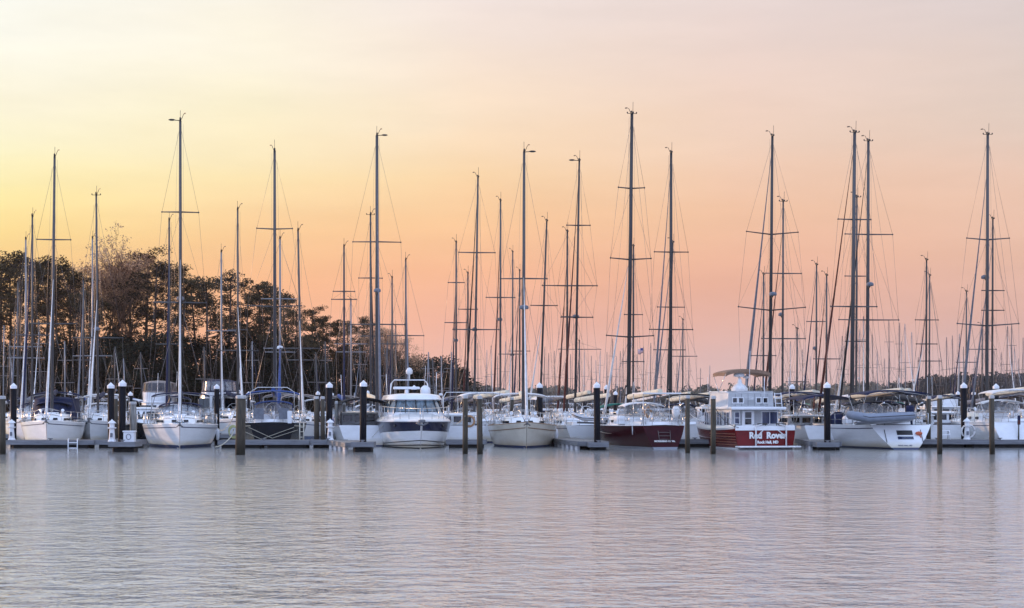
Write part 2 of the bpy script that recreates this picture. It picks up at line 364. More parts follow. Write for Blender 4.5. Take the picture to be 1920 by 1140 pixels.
def cedar_proto(name, seed, H=9.0, wid=3.0):
    rnd = random.Random(seed); root = bpy.data.objects.new(name, None); col.objects.link(root)
    tr = MB(); tr.tube([(0,0,0),(0,0,H*.9)], [.2,.03], 6); lf = MB()
    for i in range(46):
        k = rnd.random(); az = rnd.uniform(0,6.28); rr = wid*(math.sin(min(1,(1-k)*.9+.1)*math.pi*.6))*rnd.uniform(.3,1)
        c = (math.cos(az)*rr, math.sin(az)*rr, H*(.06+.9*k))
        tr.tube([(0,0,c[2]-.3), c], [.04,.015], 3)
        leafclump(lf, c, rnd.uniform(.7,1.5), 95, .16, rnd, .8)
    tr.build('trunk', M['bark'], root); lf.build('crown', M['pine2'], root); return root
def bare_proto(name, seed, H=20.0, wid=5.5):
    rnd = random.Random(seed); root = bpy.data.objects.new(name, None); col.objects.link(root)
    tr = MB(); tw = MB(); bd = MB()
    def grow(p, d, ln, r, lv):
        q = p + d*ln
        (tr if lv < 2 else tw).tube([p, p.lerp(q,.5)+Vector((rnd.uniform(-.1,.1)*ln,rnd.uniform(-.1,.1)*ln,0)), q], [r, r*.8, r*.6], 5 if lv < 2 else 3)
        if lv == 6:
            leafclump(bd, q, .6, 9, .11, rnd, .9); return
        for _ in range(3 if 0 < lv < 5 else (4 if lv == 0 else 2)):
            nd = (d + Vector((rnd.gauss(0,.38), rnd.gauss(0,.38), rnd.gauss(.12,.18)))).normalized()
            grow(p.lerp(q, rnd.uniform(.6,1)), nd, ln*rnd.uniform(.66,.82), max(.018, r*.58), lv+1)
    grow(Vector((0,0,0)), Vector((0,0,1)), H*.30, .26, 0)
    tr.build('trunk', M['bark'], root); tw.build('twigs', M['barkg'], root); bd.build('buds', M['buds'], root); return root
def copy_tree(root, scale, loc, rz, label, cat, group, first=None):
    r = root.copy(); col.objects.link(r); r.location = loc; r.rotation_euler = (0,0,rz); r.scale = scale
    for ch in root.children:
        c = ch.copy(); col.objects.link(c); c.parent = r
    return tag(r, label, cat, group)
PINES = [pine_proto('pine_tree', 11+i, 20, .50+.06*(i%3), 3.0+.45*(i%4), 'pine', 1.0) for i in range(6)]
CEDARS = [cedar_proto('cedar_tree', 50+i) for i in range(3)]
BARES = [bare_proto('bare_tree', 70+i) for i in range(2)]
prof = [(0,478),(18,490),(38,470),(62,486),(85,478),(108,490),(130,506),(152,540),(180,545),(218,530),(246,490),(272,466),(290,488),(318,500),(344,492),(368,520),(388,518),(428,512),(462,545),
        (486,524),(508,530),(538,546),(560,572),(584,574),(606,590),(632,596),(652,600),(680,590),(700,612),(722,650),(744,664),(776,688),(806,702),(846,682),(862,688)]
rt = random.Random(5)
for i, (px, ty) in enumerate(prof):
    Y = 226+rt.uniform(-8, 14) + max(0, px-450)*.16
    H = PZ(ty+4, Y)-.6; x = PX(px, Y)
    src = PINES[(i*5+1) % 6]; s = H/20.6
    copy_tree(src, (s*rt.uniform(.95,1.2), s*1.05, s), (x, Y, .6), rt.uniform(0, 6.28),
              '%s tall pine from the left along the tops of the shoreline grove' % ORD[i] if i < 30 else 'pine at the low right end of the grove, %s from its right tip' % ORD[34-i], 'pine tree', 'pines of the shoreline grove')
for i, (px, ty) in enumerate(((150,462),(205,440),(236,448),(716,600))):
    Y = 236; H = PZ(ty, Y)-.6; s = H/19.5
    copy_tree(BARES[i % 2], (s*.95, s*.95, s), (PX(px, Y), Y, .6), i*2.1, ['leafless pale-twigged tree, leftmost of the bare trees in the grove','tallest bare tree with pinkish budding twigs rising above the pines','bare budding tree just right of the tallest one','small bare tree with pale twigs at the right slope of the grove'][i], 'bare tree', 'bare trees of the shoreline grove')
rt = random.Random(9); px = -6; i = 0
while px < 880:
    Y = 214+rt.uniform(-4, 8)+max(0, px-450)*.2; ty = 655+rt.uniform(-28, 18)+max(0, px-420)*.10
    H = max(3.2, PZ(ty, Y)-.5); s = H/9.2
    copy_tree(CEDARS[i % 3], (s*1.25+.2, s*1.2, s), (PX(px, Y), Y, .5), rt.uniform(0,6.28), ('%s low dark evergreen from the left under the shoreline pines' % ORD[i] if i < 20 else 'low evergreen on the thinning right shore, %s from the double-width piling outward' % ORD[i-20]), 'evergreen tree', 'low evergreens below the pines')
    px += rt.uniform(20, 29); i += 1
rt = random.Random(21); px = 432; i = 0
while px < 800:
    Y = 224+max(0, px-450)*.22; ty = 606+(px-432)*.20+rt.uniform(-16, 14)
    H = PZ(ty, Y)-.5; s = H/9.2
    copy_tree(CEDARS[(i+1) % 3], (s*.85, s*.85, s), (PX(px, Y), Y, .5), rt.uniform(0,6.28), '%s mid-height dark tree from the left filling the right half of the shoreline grove' % ORD[i], 'evergreen tree', 'mid-height trees of the grove')
    px += rt.uniform(24, 34); i += 1
for g_ in PINES+CEDARS+BARES:                   # the prototypes themselves are not kept
    for ch in list(g_.children): bpy.data.objects.remove(ch)
    bpy.data.objects.remove(g_)

def woods(name, m, spans, Y0, Y1, size, step, seed, dens):
    rnd = random.Random(seed); g = MB()
    for (xa, ya), (xb, yb) in zip(spans[:-1], spans[1:]):
        px = xa
        while px < xb:
            k = (px-xa)/(xb-xa); ty = ya+(yb-ya)*k + rnd.uniform(-5, 7)
            Y = rnd.uniform(Y0, Y1); H = PZ(ty, Y); x = PX(px, Y); rr = rnd.uniform(2.6, 5.0)
            g.tube([(x,Y,.5),(x,Y,H*.8)], [.25,.1], 3)
            for q in range(max(2, int(H/3.2))):
                leafclump(g, (x+rnd.uniform(-rr,rr)*.6, Y+rnd.uniform(-3,3), max(1.6, H-rr*.7-q*3.0)), rr*rnd.uniform(.7,1.1), dens, size, rnd, .75)
            px += rnd.uniform(.6, 1.4)*step
    structure(g.build(name, m), 'stuff')
woods('far_woods', M['far1'], [(830,722),(880,718),(930,722),(965,745),(1010,722),(1060,728),(1100,735),(1180,732),(1240,745),(1290,728),(1330,722),(1352,735),(1380,722),(1440,728),(1500,720),(1600,716),(1680,720),(1800,716),(1960,716)], 700, 860, .8, 4.6, 3, 60)
woods('near_woods', M['far2'], [(1690,722),(1722,708),(1760,700),(1810,702),(1850,706),(1880,702),(1925,700)], 520, 600, .6, 5.0, 4, 110)
woods('low_woods', M['far2'], [(880,728),(905,722),(940,738),(1018,738),(1090,738),(1190,722),(1200,742),(1300,746)], 600, 690, .6, 6.5, 6, 60)

# ------------------------------------------------------------------ house among the trees
def house():
    Y = 229; r = thing('house', 'pale steep-gabled house half hidden by the pines behind the white sailboat', 'house', (PX(342,Y), Y, .5), R(-14))
    g = MB(); wv = [(-3.2,-3,0),(3.2,-3,0),(3.2,3,0),(-3.2,3,0)]; z = 3.2; pk = 5.0
    b = g.add(wv+[(x,y,z) for x,y,_ in wv]+[(-3.2,0,pk),(3.2,0,pk)])
    for f in ((0,1,5,4),(2,3,7,6)): g.face([b+i for i in f])
    g.face([b+i for i in (1,2,6,9,5)]); g.face([b+i for i in (3,0,4,8,7)])
    g.box((-1.0,-3.05,3.0),(2.0,1.6,6.0)); g.build('wall', M['siding'], r)
    g = MB(); g.sheet([[(-3.6,-3.4,z-.25),(3.6,-3.4,z-.25)],[(-3.6,0,pk+.12),(3.6,0,pk+.12)],[(-3.6,3.4,z-.25),(3.6,3.4,z-.25)]], .15)
    g.lathe([(1.7,6.02),(.05,7.7)], (-1.0,-3.05,0), 4, sm=False); g.build('roof', M['shing'], r)
    for x, zz in ((-1.0,4.6),(-1.0,2.2),(1.6,2.0)):
        q = MB(); q.box((x,-3.87 if x < 0 else -3.02,zz),(.8,.05,1.1)); f = q.build('window', M['glass'], r)
        q = MB(); 
        for dx in (-.43,.43): q.box((x+dx,-3.88 if x < 0 else -3.03,zz),(.07,.07,1.2))
        for dq in (-.58,.58): q.box((x,-3.883 if x < 0 else -3.033,zz+dq),(.96,.064,.07))
        q.build('frame', M['plast'], f)
house()

# ------------------------------------------------------------------ boat building
class Hull:
    def __init__(s, L, B, F, tr=.75, rake_s=.0, rake_b=.8, e_mid=.16, e_bow=.6, D=.35, sheer=.16, full=2.3, xm=.42, e_st=.3):
        s.L, s.B, s.F, s.tr, s.rs, s.rb, s.em, s.eb, s.D, s.sh, s.full, s.xm, s.es = L, B, F, tr, rake_s, rake_b, e_mid, e_bow, D, sheer, full, xm, e_st
    def hb(s, t):
        if t < s.xm: return s.B/2*(s.tr+(1-s.tr)*math.sin(math.pi/2*t/s.xm))
        u = (t-s.xm)/(1-s.xm); return max(.012, s.B/2*(1-u**s.full))
    def sheer(s, t):
        u = max(0, (t-.4)/.6); q = max(0, (.35-t)/.35)
        return s.F*(1+s.sh*u*u+s.sh*.25*q*q)
    def x(s, t, z):
        S = s.sheer(t); x = (t-.5)*s.L
        x -= (S-z)*s.rb*max(0, (t-.55)/.45)**3
        x -= (S-z)*s.rs*max(0, 1-t/.16)
        return x
    def P(s, t, z, side=1, off=0):
        S = s.sheer(t); u = max(0, (t-s.xm)/(1-s.xm)); q = max(0, (s.xm-t)/s.xm)
        e = s.em+(s.eb-s.em)*u*u+(s.es-s.em)*q*q*q
        d = s.D
        k = max(0, min(1, (z+d)/(S+d)))
        return Vector((s.x(t, z)+off*.3*u, side*(s.hb(t)*k**e+off), z))
    def mesh(s, n=18, m=8):
        g = MB()
        for side in (1, -1):
            rings = []
            for i in range(n+1):
                t = i/n; S = s.sheer(t)
                r_ = [s.P(t, -s.D+(S+s.D)*((j/m)**1.3), side) for j in range(m+1)]
                rings.append(r_ if side > 0 else r_[::-1])
            g.loft(rings)
        # transom
        S = s.sheer(0); a = [s.P(0, -s.D+(S+s.D)*((j/m)**1.3), 1) for j in range(m+1)]; b_ = [Vector((p.x, -p.y, p.z)) for p in a]
        i0 = g.add(a); i1 = g.add(b_)
        for j in range(m): g.face((i0+j, i0+j+1, i1+j+1, i1+j))
        return g
    def band(s, z1, z2, off=.006, n=18, t0=0.0, t1=.995, transom=True):
        # painted band between two heights (numbers, or functions of t)
        f1 = z1 if callable(z1) else (lambda t: z1); f2 = z2 if callable(z2) else (lambda t: z2)
        g = MB()
        for side in (1, -1):
            rings = []
            for i in range(n+1):
                t = t0+(t1-t0)*i/n; r_ = [s.P(t, f1(t)+(f2(t)-f1(t))*j/3, side, off) for j in range(4)]
                rings.append(r_ if side > 0 else r_[::-1])
            g.loft(rings)
        if transom and t0 == 0:
            a = [s.P(0, f1(0)+(f2(0)-f1(0))*j/3, 1, off) for j in range(4)]
            i0 = g.add([p-Vector((off,0,0)) for p in a]); i1 = g.add([Vector((p.x-off, -p.y, p.z)) for p in a])
            for j in range(3): g.face((i0+j, i0+j+1, i1+j+1, i1+j))
        return g
    def deck(s, n=18, drop=.03, camber=.07, t0=0.0):
        g = MB(); rings = []
        for i in range(n+1):
            t = t0+(1-t0)*i/n; h = s.hb(t)-.02; z = s.sheer(t)-drop; x = s.x(t, z)
            rings.append([Vector((x, y*h, z+camber*(1-y*y))) for y in (-1,-.5,0,.5,1)])
        g.loft(rings); return g
    def toerail(s, r=.03, n=20, t0=0.0):
        g = MB()
        for side in (1, -1): g.tube([s.P(t0+(1-t0)*i/n, s.sheer(t0+(1-t0)*i/n), side)+Vector((0, -side*.02, r*.5)) for i in range(n+1)], r, 4)
        return g

def outline(xa, xf, wa, wf, n=8, p=2.4):
    # half-beam outline from aft to a rounded front; returns the closed ring aft-left, front, aft-right
    pts = []
    xm = xa+(xf-xa)*.45
    L_ = [(xa, wa)] + [(xa+(xm-xa)*i/3, wa+(wf-wa)*i/3) for i in (1,2,3)]
    for i in range(1, n+1):
        a = i/n*math.pi/2; L_.append((xm+(xf-xm)*math.sin(a)**(2/p), wf*max(0, math.cos(a))**(2/p)))
    return [(x, y) for x, y in L_] + [(x, -y) for x, y in L_[-2::-1]]
def wallring(g, o1, z1, o2, z2, sm=True):
    g.loft([[Vector((x, y, z1)) for x, y in o1], [Vector((x, y, z2)) for x, y in o2]], closed=True, sm=sm)
def roofcap(g, o, z, crown=.06, edge=.03):
    cx = sum(p[0] for p in o)/len(o); rings = []
    for k, q in ((1, 0), (.97, edge), (.6, edge+crown*.7), (.05, edge+crown)):
        rings.append([Vector((cx+(x-cx)*k, y*k, z+q)) for x, y in o])
    g.loft(rings, closed=True); i = len(g.v)-len(o); g.face(range(i, i+len(o)))

def arch_sheet(x0, x1, w_, z0, rise, th=.035, n=10, crown=.05, droop=0.0, wf=None):
    g = MB(); rows = []
    for i in range(6):
        k = i/5; x = x0+(x1-x0)*k; w2 = w_+((wf or w_)-w_)*k
        rows.append([Vector((x, w2*math.sin(a), z0+rise*math.cos(a)**1.0*(1) + crown*math.sin(k*math.pi) - droop*k)) for a in [(-1+2*j/n)*R(80) for j in range(n+1)]])
    return g.sheet(rows, th)

def railings(h, t0=.02, t1=1.0, hh=.6, n=9, r=.014, pulpit=True, pushpit=True):
    g = MB()
    for side in (1, -1):
        top = []
        for i in range(n+1):
            t = t0+(t1-.02-t0)*i/n; p = h.P(t, h.sheer(t), side); p.y -= side*.06
            g.tube([p, p+Vector((0,0,hh))], r, 4); top.append(p+Vector((0,0,hh)))
        g.tube(top, r*.75, 3); g.tube([p-Vector((0,0,hh*.48)) for p in top], r*.7, 3)
    if pulpit:
        a = h.P(.90, h.sheer(.90), 1); b_ = h.P(.99, h.sheer(.99), 1); tip = Vector((b_.x+.25, 0, b_.z+hh+.06))
        for dz_ in (0, -hh*.5):
            g.tube([(a.x, a.y, a.z+hh+dz_), (b_.x-.05, a.y*.55, b_.z+hh+.04+dz_), tip+Vector((0,0,dz_)), (b_.x-.05, -a.y*.55, b_.z+hh+.04+dz_), (a.x, -a.y, a.z+hh+dz_)], r*1.25, 5)
        for s_ in (1,-1): g.tube([(b_.x-.05, s_*a.y*.55, b_.z+hh+.04), (b_.x-.12, s_*.07, b_.z)], r*1.2, 4)
    if pushpit:
        a = h.P(.02, h.sheer(.02), 1)
        for dz_ in (hh, hh*.5): g.tube([(a.x+.9, a.y, a.z+dz_), (a.x, a.y*.95, a.z+dz_), (a.x-.03, a.y*.45, a.z+dz_)], r*1.2, 4); g.tube([(a.x+.9, -a.y, a.z+dz_), (a.x, -a.y*.95, a.z+dz_), (a.x-.03, -a.y*.45, a.z+dz_)], r*1.2, 4)
        for s_ in (1,-1):
            for q in (.95,.45): g.tube([(a.x, s_*a.y*q, a.z), (a.x, s_*a.y*q, a.z+hh)], r*1.2, 4)
    return g

def masthead(kind, mm, mp, H, root, rnd, mk):
    t = mp(H); g = MB()
    g.box(t+Vector((-.08,0,.03)), (.34,.10,.09))
    g.tube([t+Vector((-.2,0,.05)), t+Vector((-.25,.0,.6 if kind != 'small' else .35))], .012, 4)
    g.tube([t+Vector((.05,.06,.05)), t+Vector((.1,.16,.30)), t+Vector((.28,.22,.34))], .016, 4)
    g.box(t+Vector((.34,.24,.35)), (.16,.02,.06), .6)
    if kind == 'arm':
        g.tube([t+Vector((0,0,.0)), t+Vector((0, mk*.36, .02))], .022, 4); g.ell(t+Vector((0, mk*.46, .03)), (.20,.20,.05), 8, 5)
    if kind == 'tee':
        g.tube([t+Vector((0,-.27,0)), t+Vector((0,.27,0))], .016, 4)
        for s_ in (-1,1): g.ell(t+Vector((0,s_*.26,.05)), (.04,.04,.05), 6, 4)
    g.lathe([(.05,0),(.06,.08),(.02,.14)], t+Vector((.12,0,.04)), 6)
    g.build('wind_vane', M['dark'], root)

def sailboat(label, cat, X, Y, head, L=12., B=3.9, F=1.15, H=16., hull='gel', stripe='stripe', boot='bottom', boot_h=.10, spr=((.45,1.0),(.74,.8)), lean=0.0, mastm='alum',
             mr=.095, furl='whitec', furl_r=.07, boom='creamc', bimini=None, dodger=None, radar=None, top='std', lvl=2, group='sailboats moored in the marina', seed=0, tr=.75, rake_s=-.25,
             band=None, wheel=True, name='sailboat', portlights=True, cabin=True, flip=1, furl_top=0, sprup=0.0, xmast=.06, boomdir=0.0, hk=None, davit=False, pulpit=True, spname='spreader', covd=None):
    """spr: (fraction of mast height, half length in m); X, Y: where the mast stands; head: heading in degrees; H: mast top above water"""
    rnd = random.Random(seed+int(X*10)); a = R(head)
    mx = L*xmast; ox = X-math.cos(a)*mx; oy = Y-math.sin(a)*mx
    root = thing(name, label, cat, (ox, oy, 0), a, group)
    ll = Vector((math.cos(-a)*lean, math.sin(-a)*lean, 0))
    h = Hull(L, B, F, tr=tr, rake_s=rake_s, rake_b=.55, **(hk or {}))
    n_ = 18 if lvl >= 2 else 10
    hullo = h.mesh(n_, 8 if lvl >= 2 else 5).build('hull', M[hull], root)
    if lvl >= 1 and boot: h.band(-.05, boot_h, n=n_).build('boot_stripe', M[boot], root)
    if lvl >= 1 and stripe: h.band(lambda t: h.sheer(t)-.19, lambda t: h.sheer(t)-.145, n=n_, transom=False).build('hull_stripe', M[stripe], root)
    if band: h.band(lambda t: h.sheer(t)*band[0], lambda t: h.sheer(t)*band[1], n=n_, off=.004).build('hull_band', M[band[2]], root)
    h.deck(n_).build('deck', M['deck'], root)
    if lvl >= 2: h.toerail().build('toerail', M['teak' if hull == 'cream' else 'gel'], root)
    dz0 = h.sheer(.6)-.02
    ch = F*.36+.05
    if cabin:
        g = MB(); o1 = outline(-L*.16, L*.27, B*.30, B*.31); o2 = outline(-L*.16, L*.20, B*.26, B*.27)
        wallring(g, o1, dz0-.02, o2, dz0+ch); roofcap(g, o2, dz0+ch, .06)
        if lvl >= 2:
            g.bbox((L*.12, 0, dz0+ch+.11), (.6,.6,.08), .03); g.bbox((-L*.03, 0, dz0+ch+.11), (.55,.7,.08), .03)
            for s_ in (1,-1): g.tube([(-L*.1, s_*B*.2, dz0+ch+.03), (-L*.1, s_*B*.2, dz0+ch+.1), (L*.1, s_*B*.2, dz0+ch+.1), (L*.1, s_*B*.2, dz0+ch+.03)], .018, 4)
        g.build('cabin', M['gel'], root)
        if portlights and lvl >= 1:
            for s_ in (1,-1):
                for q in ((-.11,.0,.11,.185) if lvl >= 2 else (0,.14)):
                    k = .5; w1 = (B*.30+B*.31)/2; yy = B*.295 if q < .1 else B*.295*(1-(max(0, (q-.05))/.2)**2.6)**.42
                    g = MB(); ang = 0 if q < .1 else -s_*(q-.05)*3.5
                    g.bbox((L*q, s_*(yy-.0), dz0+ch*.5), (.42,.10,.14), .03, ang); g.build('portlight', M['glass'], root)
            if lvl >= 2:
                for y_ in (-.32,.32):
                    g = MB(); g.bbox((L*.238, y_, dz0+ch*.55), (.10,.26,.13), .03); g.build('portlight', M['glass'], root)
    # cockpit
    if lvl >= 1:
        g = MB(); o1 = outline(-L*.46, -L*.155, B*.27, B*.30, 4, 6); o2 = outline(-L*.46, -L*.155, B*.25, B*.28, 4, 6)
        wallring(g, o1, dz0-.08, o2, dz0+.24); roofcap(g, o2, dz0+.22, .01, .01); g.build('cockpit_coaming', M['gel'], root)
    if lvl >= 2:
        if wheel:
            g = MB(); xw = -L*.33; c = Vector((xw, 0, dz0+.75)); pts = [c+Vector((0, .42*math.cos(q*.449), .42*math.sin(q*.449))) for q in range(15)]
            g.tube(pts, .02, 5)
            for q in range(6): g.tube([c, c+Vector((0, .41*math.cos(q*1.047), .41*math.sin(q*1.047)))], .01, 4)
            g.tube([(xw+.15,0,dz0),(xw+.12,0,dz0+.95)], [.14,.09], 8); g.build('steering_wheel', M['steel'], root)
        railings(h, pulpit=pulpit).build('railing', M['steel'], root)
        g = MB(); bx = h.x(1, h.sheer(1)); bz = h.sheer(1)
        g.tube([(bx-.6,0,bz+.03),(bx+.28,0,bz+.02)], .03, 5); g.tube([(bx+.24,-.16,bz-.16),(bx+.34,0,bz-.02),(bx+.24,.16,bz-.16)], .035, 5); g.bbox((bx+.05,0,bz-.04), (.22,.12,.16), .03)
        g.build('anchor', M['anchor'], root)
        g = MB(); g.bbox((L*.30, 0, dz0+.15), (.5,.5,.14), .05); g.bbox((L*.40,.0,h.sheer(.9)+.06), (.3,.22,.16), .04); g.build('hatch', M['glassp'], root)
        # deck clutter: winches, dorade vents, coiled lines, fenders
        g = MB()
        for s_ in (1,-1):
            g.lathe([(.09,0),(.07,.08),(.09,.17),(.05,.2)], (-L*.24, s_*B*.30, dz0+.24), 8); g.lathe([(.07,0),(.06,.07),(.07,.14)], (-L*.12, s_*B*.15, dz0+ch+.05), 8)
        g.build('winch', M['steel'], root)
        g = MB()
        for s_ in (1,-1):
            g.tube([(L*.05, s_*B*.17, dz0+ch), (L*.05, s_*B*.17, dz0+ch+.22), (L*.05+.16, s_*B*.17, dz0+ch+.26)], [.06,.06,.1], 7)
        g.build('cowl_vent', M['plast'], root)
        for s_ in ((1,) if rnd.random() < .5 else ()):
            g = MB(); t_ = rnd.uniform(.3,.5); p = h.P(t_, h.sheer(t_)*.55, s_); p.y += s_*.12
            g.lathe([(.02,-.34),(.09,-.28),(.105,0),(.09,.28),(.02,.34)], p, 9); g.tube([p+Vector((0,0,.3)), p+Vector((0,-s_*.1,h.sheer(t_)*.45+.5))], .012, 4)
            g.build('fender', M['plast'], root)
    # mast
    mr *= .88
    z0 = dz0+(ch if cabin else 0)-.05; rake = -.012*H
    def mp(z): k = (z-z0)/(H-z0); return Vector((mx, 0, z))+ll*k+Vector((rake*k, 0, 0))
    g = MB(); g.tube([mp(z0), mp(z0+(H-z0)*.6), mp(H)], [mr, mr*.97, mr*.74], 8)
    if lvl >= 2:
        for z in (1.2, 1.7): g.lathe([(.06,0),(.05,.1)], mp(z0+z)+Vector((0,mr+.03,0)), 6)
    mo = g.build('mast', M[mastm], root)
    wr = .0085 if lvl >= 2 else .010
    rg = MB()
    prev = {1: None, -1: None}
    cp = {s_: h.P(.5+xmast-.03, h.sheer(.5), s_)-Vector((0, s_*.12, 0)) for s_ in (1,-1)}
    last = dict(cp); lastm = None
    for fr, hl in spr:
        z = fr*H; c = mp(z)
        for s_ in (1, -1):
            tip = c+Vector((-hl*.12, s_*hl, sprup*hl))
            if lvl >= 1:
                g = MB(); g.tube([c, tip], [.045,.03], 5); g.ell(tip, (.05,.05,.05), 6, 4); g.build(spname, mo.data.materials[0], root)
            else: rg.tube([c, tip], .035, 4)
            rg.tube([last[s_], tip], wr, 3)
            if last[s_] is cp[s_] or lvl >= 2: rg.tube([last[s_] if last[s_] is not cp[s_] else cp[s_]-Vector((.35,s_*.1,0)), c], wr*.85, 3)
            if last[s_] is cp[s_] and lvl >= 2: rg.tube([cp[s_]+Vector((.5,-s_*.1,0)), c+Vector((0,0,-.1))], wr*.85, 3)
            last[s_] = tip
    for s_ in (1,-1): rg.tube([last[s_], mp(H*.985)], wr, 3)
    bow = Vector((h.x(1, h.sheer(1))-.05, 0, h.sheer(1)))
    ftop = mp(H*(.97 if rnd.random() < .6 else .9))
    st = Vector((h.x(0, h.sheer(0))+.1, 0, h.sheer(0)))
    rg.tube([mp(H*.995), st.lerp(mp(H), .18)], wr, 3)
    for s_ in (1,-1): rg.tube([st.lerp(mp(H), .18), st+Vector((.1, s_*B*.3, 0))], wr, 3)
    rg.tube([mp(H*.99)+Vector((.0,.16,0)), mp(z0+1.2)+Vector((.05,.20,0))], wr*.7, 3)      # halyards
    rg.tube([mp(H*.96)+Vector((.0,-.15,0)), mp(z0+1.2)+Vector((.25,-.45,0))], wr*.7, 3)
    if furl == 'whitec' and lvl >= 1: furl_top = furl_top or .58  # white furl shortened so masts imitate light falling off from foot to top
    if furl_top: rg.tube([bow, ftop], wr, 3); ftop = mp(H*furl_top)
    if furl:
        f0 = bow+Vector((0,0,.25)); g = MB(); pts = [f0.lerp(ftop, k) for k in (0,.04,.2,.5,.8,.94,1)]
        g.tube(pts, [.03, furl_r, furl_r*1.1, furl_r*.62, furl_r*.3, furl_r*.18, .010], 6)
        g.lathe([(.09,0),(.09,.12)], f0-Vector((0,0,.1)), 8); g.build('furled_headsail', M[furl], root)
    else: rg.tube([bow, ftop], wr, 3)
    rg.build('rigging', M['wire'], root)
    # boom and sail cover
    if boom:
        bz = z0+1.0; bl = L*.36; b0 = mp(bz); b1 = b0+Vector((-bl*math.cos(boomdir), bl*math.sin(boomdir), .30))
        g = MB(); g.tube([b0, b1], .06, 6); g.build('boom', mo.data.materials[0], root)
        g = MB(); k = [0,.03,.12,.4,.75,.95,1]
        g.tube([b0.lerp(b1, q)+Vector((0,0,.14)) for q in k], [.10,.15,.15,.145,.14,.135,.12] if lvl else [.05,.14,.14,.14,.13,.12,.10], 8); g.build('sail_cover', M[boom], root)
    if bimini:
        zt = dz0+1.78; x0, x1 = -L*.46, -L*.24
        arch_sheet(x0, x1, B*.40, zt-.22, .26).build('bimini', M[bimini], root)
        g = MB()
        for xx in (x0+.05, x1-.05):
            g.tube([(-L*.36, s2*B*.40, dz0+.2) if k == 0 else (xx, s2*B*.395, zt-.2) for s2 in (1,) for k in (0,1)]+[(xx, 0, zt+.02), (xx, -B*.395, zt-.2), (-L*.36, -B*.40, dz0+.2)], .016, 5)
        g.build('bimini_frame', M['steel'], root)
    if dodger:
        zd = dz0+ch; x1 = -L*.05; x0 = -L*.20; wd = B*.30; zt = dz0+1.2
        arch_sheet(x0-.15, x1-.35, wd, zt-.2, .24, wf=wd*.92).build('dodger', M[dodger], root)
        g = MB(); n = 8; rows = []
        for k, zz, xo, ww in ((0, zd, x1, 1.0), (.5, (zd+zt)/2-.05, x1-.18, .98), (1, zt-.05, x1-.37, .93)):
            rows.append([Vector((xo-.55*abs(q)**2.2*(1-.1*k), q*wd*ww, zz + (-.16*abs(q)**3 if k == 1 else 0))) for q in [(-1+2*j/n) for j in range(n+1)]])
        g.sheet(rows, .012); g.build('dodger_window', M[covd or 'vinyl'], root)
        g = MB()
        for q in (-1,-.34,.34,1): g.tube([(x1-.55*abs(q)**2.2+.01, q*wd, zd), (x1-.37-.5*abs(q)**2.2, q*wd*.93, zt-.05-.16*abs(q)**3)], .018, 4)
        g.build('dodger_frame', M[dodger], root)
    if radar:
        zr, rk = radar if isinstance(radar, tuple) else (radar, .3)
        c = mp(zr)+Vector((flip*(mr+.30), 0, 0)); g = MB()
        rk *= .85; g.lathe([(.05,-.02),(rk*.93,0),(rk,.08),(rk*.9,.17),(rk*.4,.22),(.02,.23)], c, 14); g.build('radar_dome', M['greyc'] if mastm != 'alu' else M['plast'], root)  # domes on darker masts get grey: their backlit shade put into the colour
        g = MB(); g.tube([mp(zr-.2), c+Vector((0,0,-.02))], .04, 5); g.tube([mp(zr), c], .03, 5); g.build('radar_bracket', M['dark'], root)
    if lvl >= 1: masthead(top, mastm, mp, H, root, rnd, flip)
    if davit:
        g = MB()
        for s_ in (1,-1): g.tube([st+Vector((.5,s_*B*.25,-.3)), st+Vector((.3,s_*B*.25,1.0)), st+Vector((-.5,s_*B*.25,1.15))], .035, 6)
        g.build('davit', M['steel'], root)
    return root, h, dz0, mp

def pw(px, Y): return px*Y/FPX        # pixels to metres at a distance
def hz(top, Y): return PZ(top, Y)
def spx(lst, top, Y):                 # (row, half width in px) -> (fraction, half length)
    H = PZ(top, Y); return tuple(sorted((PZ(y, Y)/H, hw*Y/FPX) for y, hw in lst))

# ---- front row --------------------------------------------------------------------------------------
Y = 111
ca = sailboat('white sailboat with navy cockpit enclosure, bow-on behind the leftmost dock', 'sailboat', PX(97,Y), Y, -80, 11.2, 3.65, 1.22, hz(293,Y), lean=pw(5,Y), spr=spx([(449,31),(607,43)],293,Y), sprup=.02,
         dodger='navyc', covd='navyc', bimini='navyc', mastm='alum', furl='whitec', radar=None, boom='navyc', boot='stripe', group='large boats of the front row', seed=1, top='std', mr=.10)
r, h, d0, mp = ca
g = MB(); o1 = outline(-4.6, -1.0, 1.42, 1.36, 6, 3.4); o2 = outline(-4.6, -1.55, 1.30, 1.20, 6, 3.2); wallring(g, o1, d0+.2, o2, d0+1.42); roofcap(g, [(x, y*1.03) for x, y in o2], d0+1.40, .14, .03); enc = g.build('cockpit_enclosure', M['navyc'], r)
for yy in (-.72, 0, .72):
    g = MB(); g.sheet([[(-1.24-.20*abs(yy), yy-.28, d0+.62),(-1.24-.20*abs(yy), yy+.28, d0+.62)],[(-1.50-.20*abs(yy), yy-.26, d0+1.2),(-1.50-.20*abs(yy), yy+.26, d0+1.2)]], .012); g.build('window_panel', M['glass'], enc)
Y = 105.5
sailboat('white sailboat bow-on with blue waterline stripe and small mast radar, beside the double-width piling', 'sailboat', PX(338,Y), Y, -80.5, 12.6, 4.15, 1.17, hz(225,Y), spr=spx([(397,34),(567,48)],225,Y),
         bimini='navyc', dodger='navyc', mastm='alum', radar=(PZ(562,Y),.26), flip=-1, furl='whitec', boom='navyc', boot='bottom', boot_h=.16, group='large boats of the front row', seed=2, top='arm', mr=.105, hk=dict(sheer=.10))
Y = 113
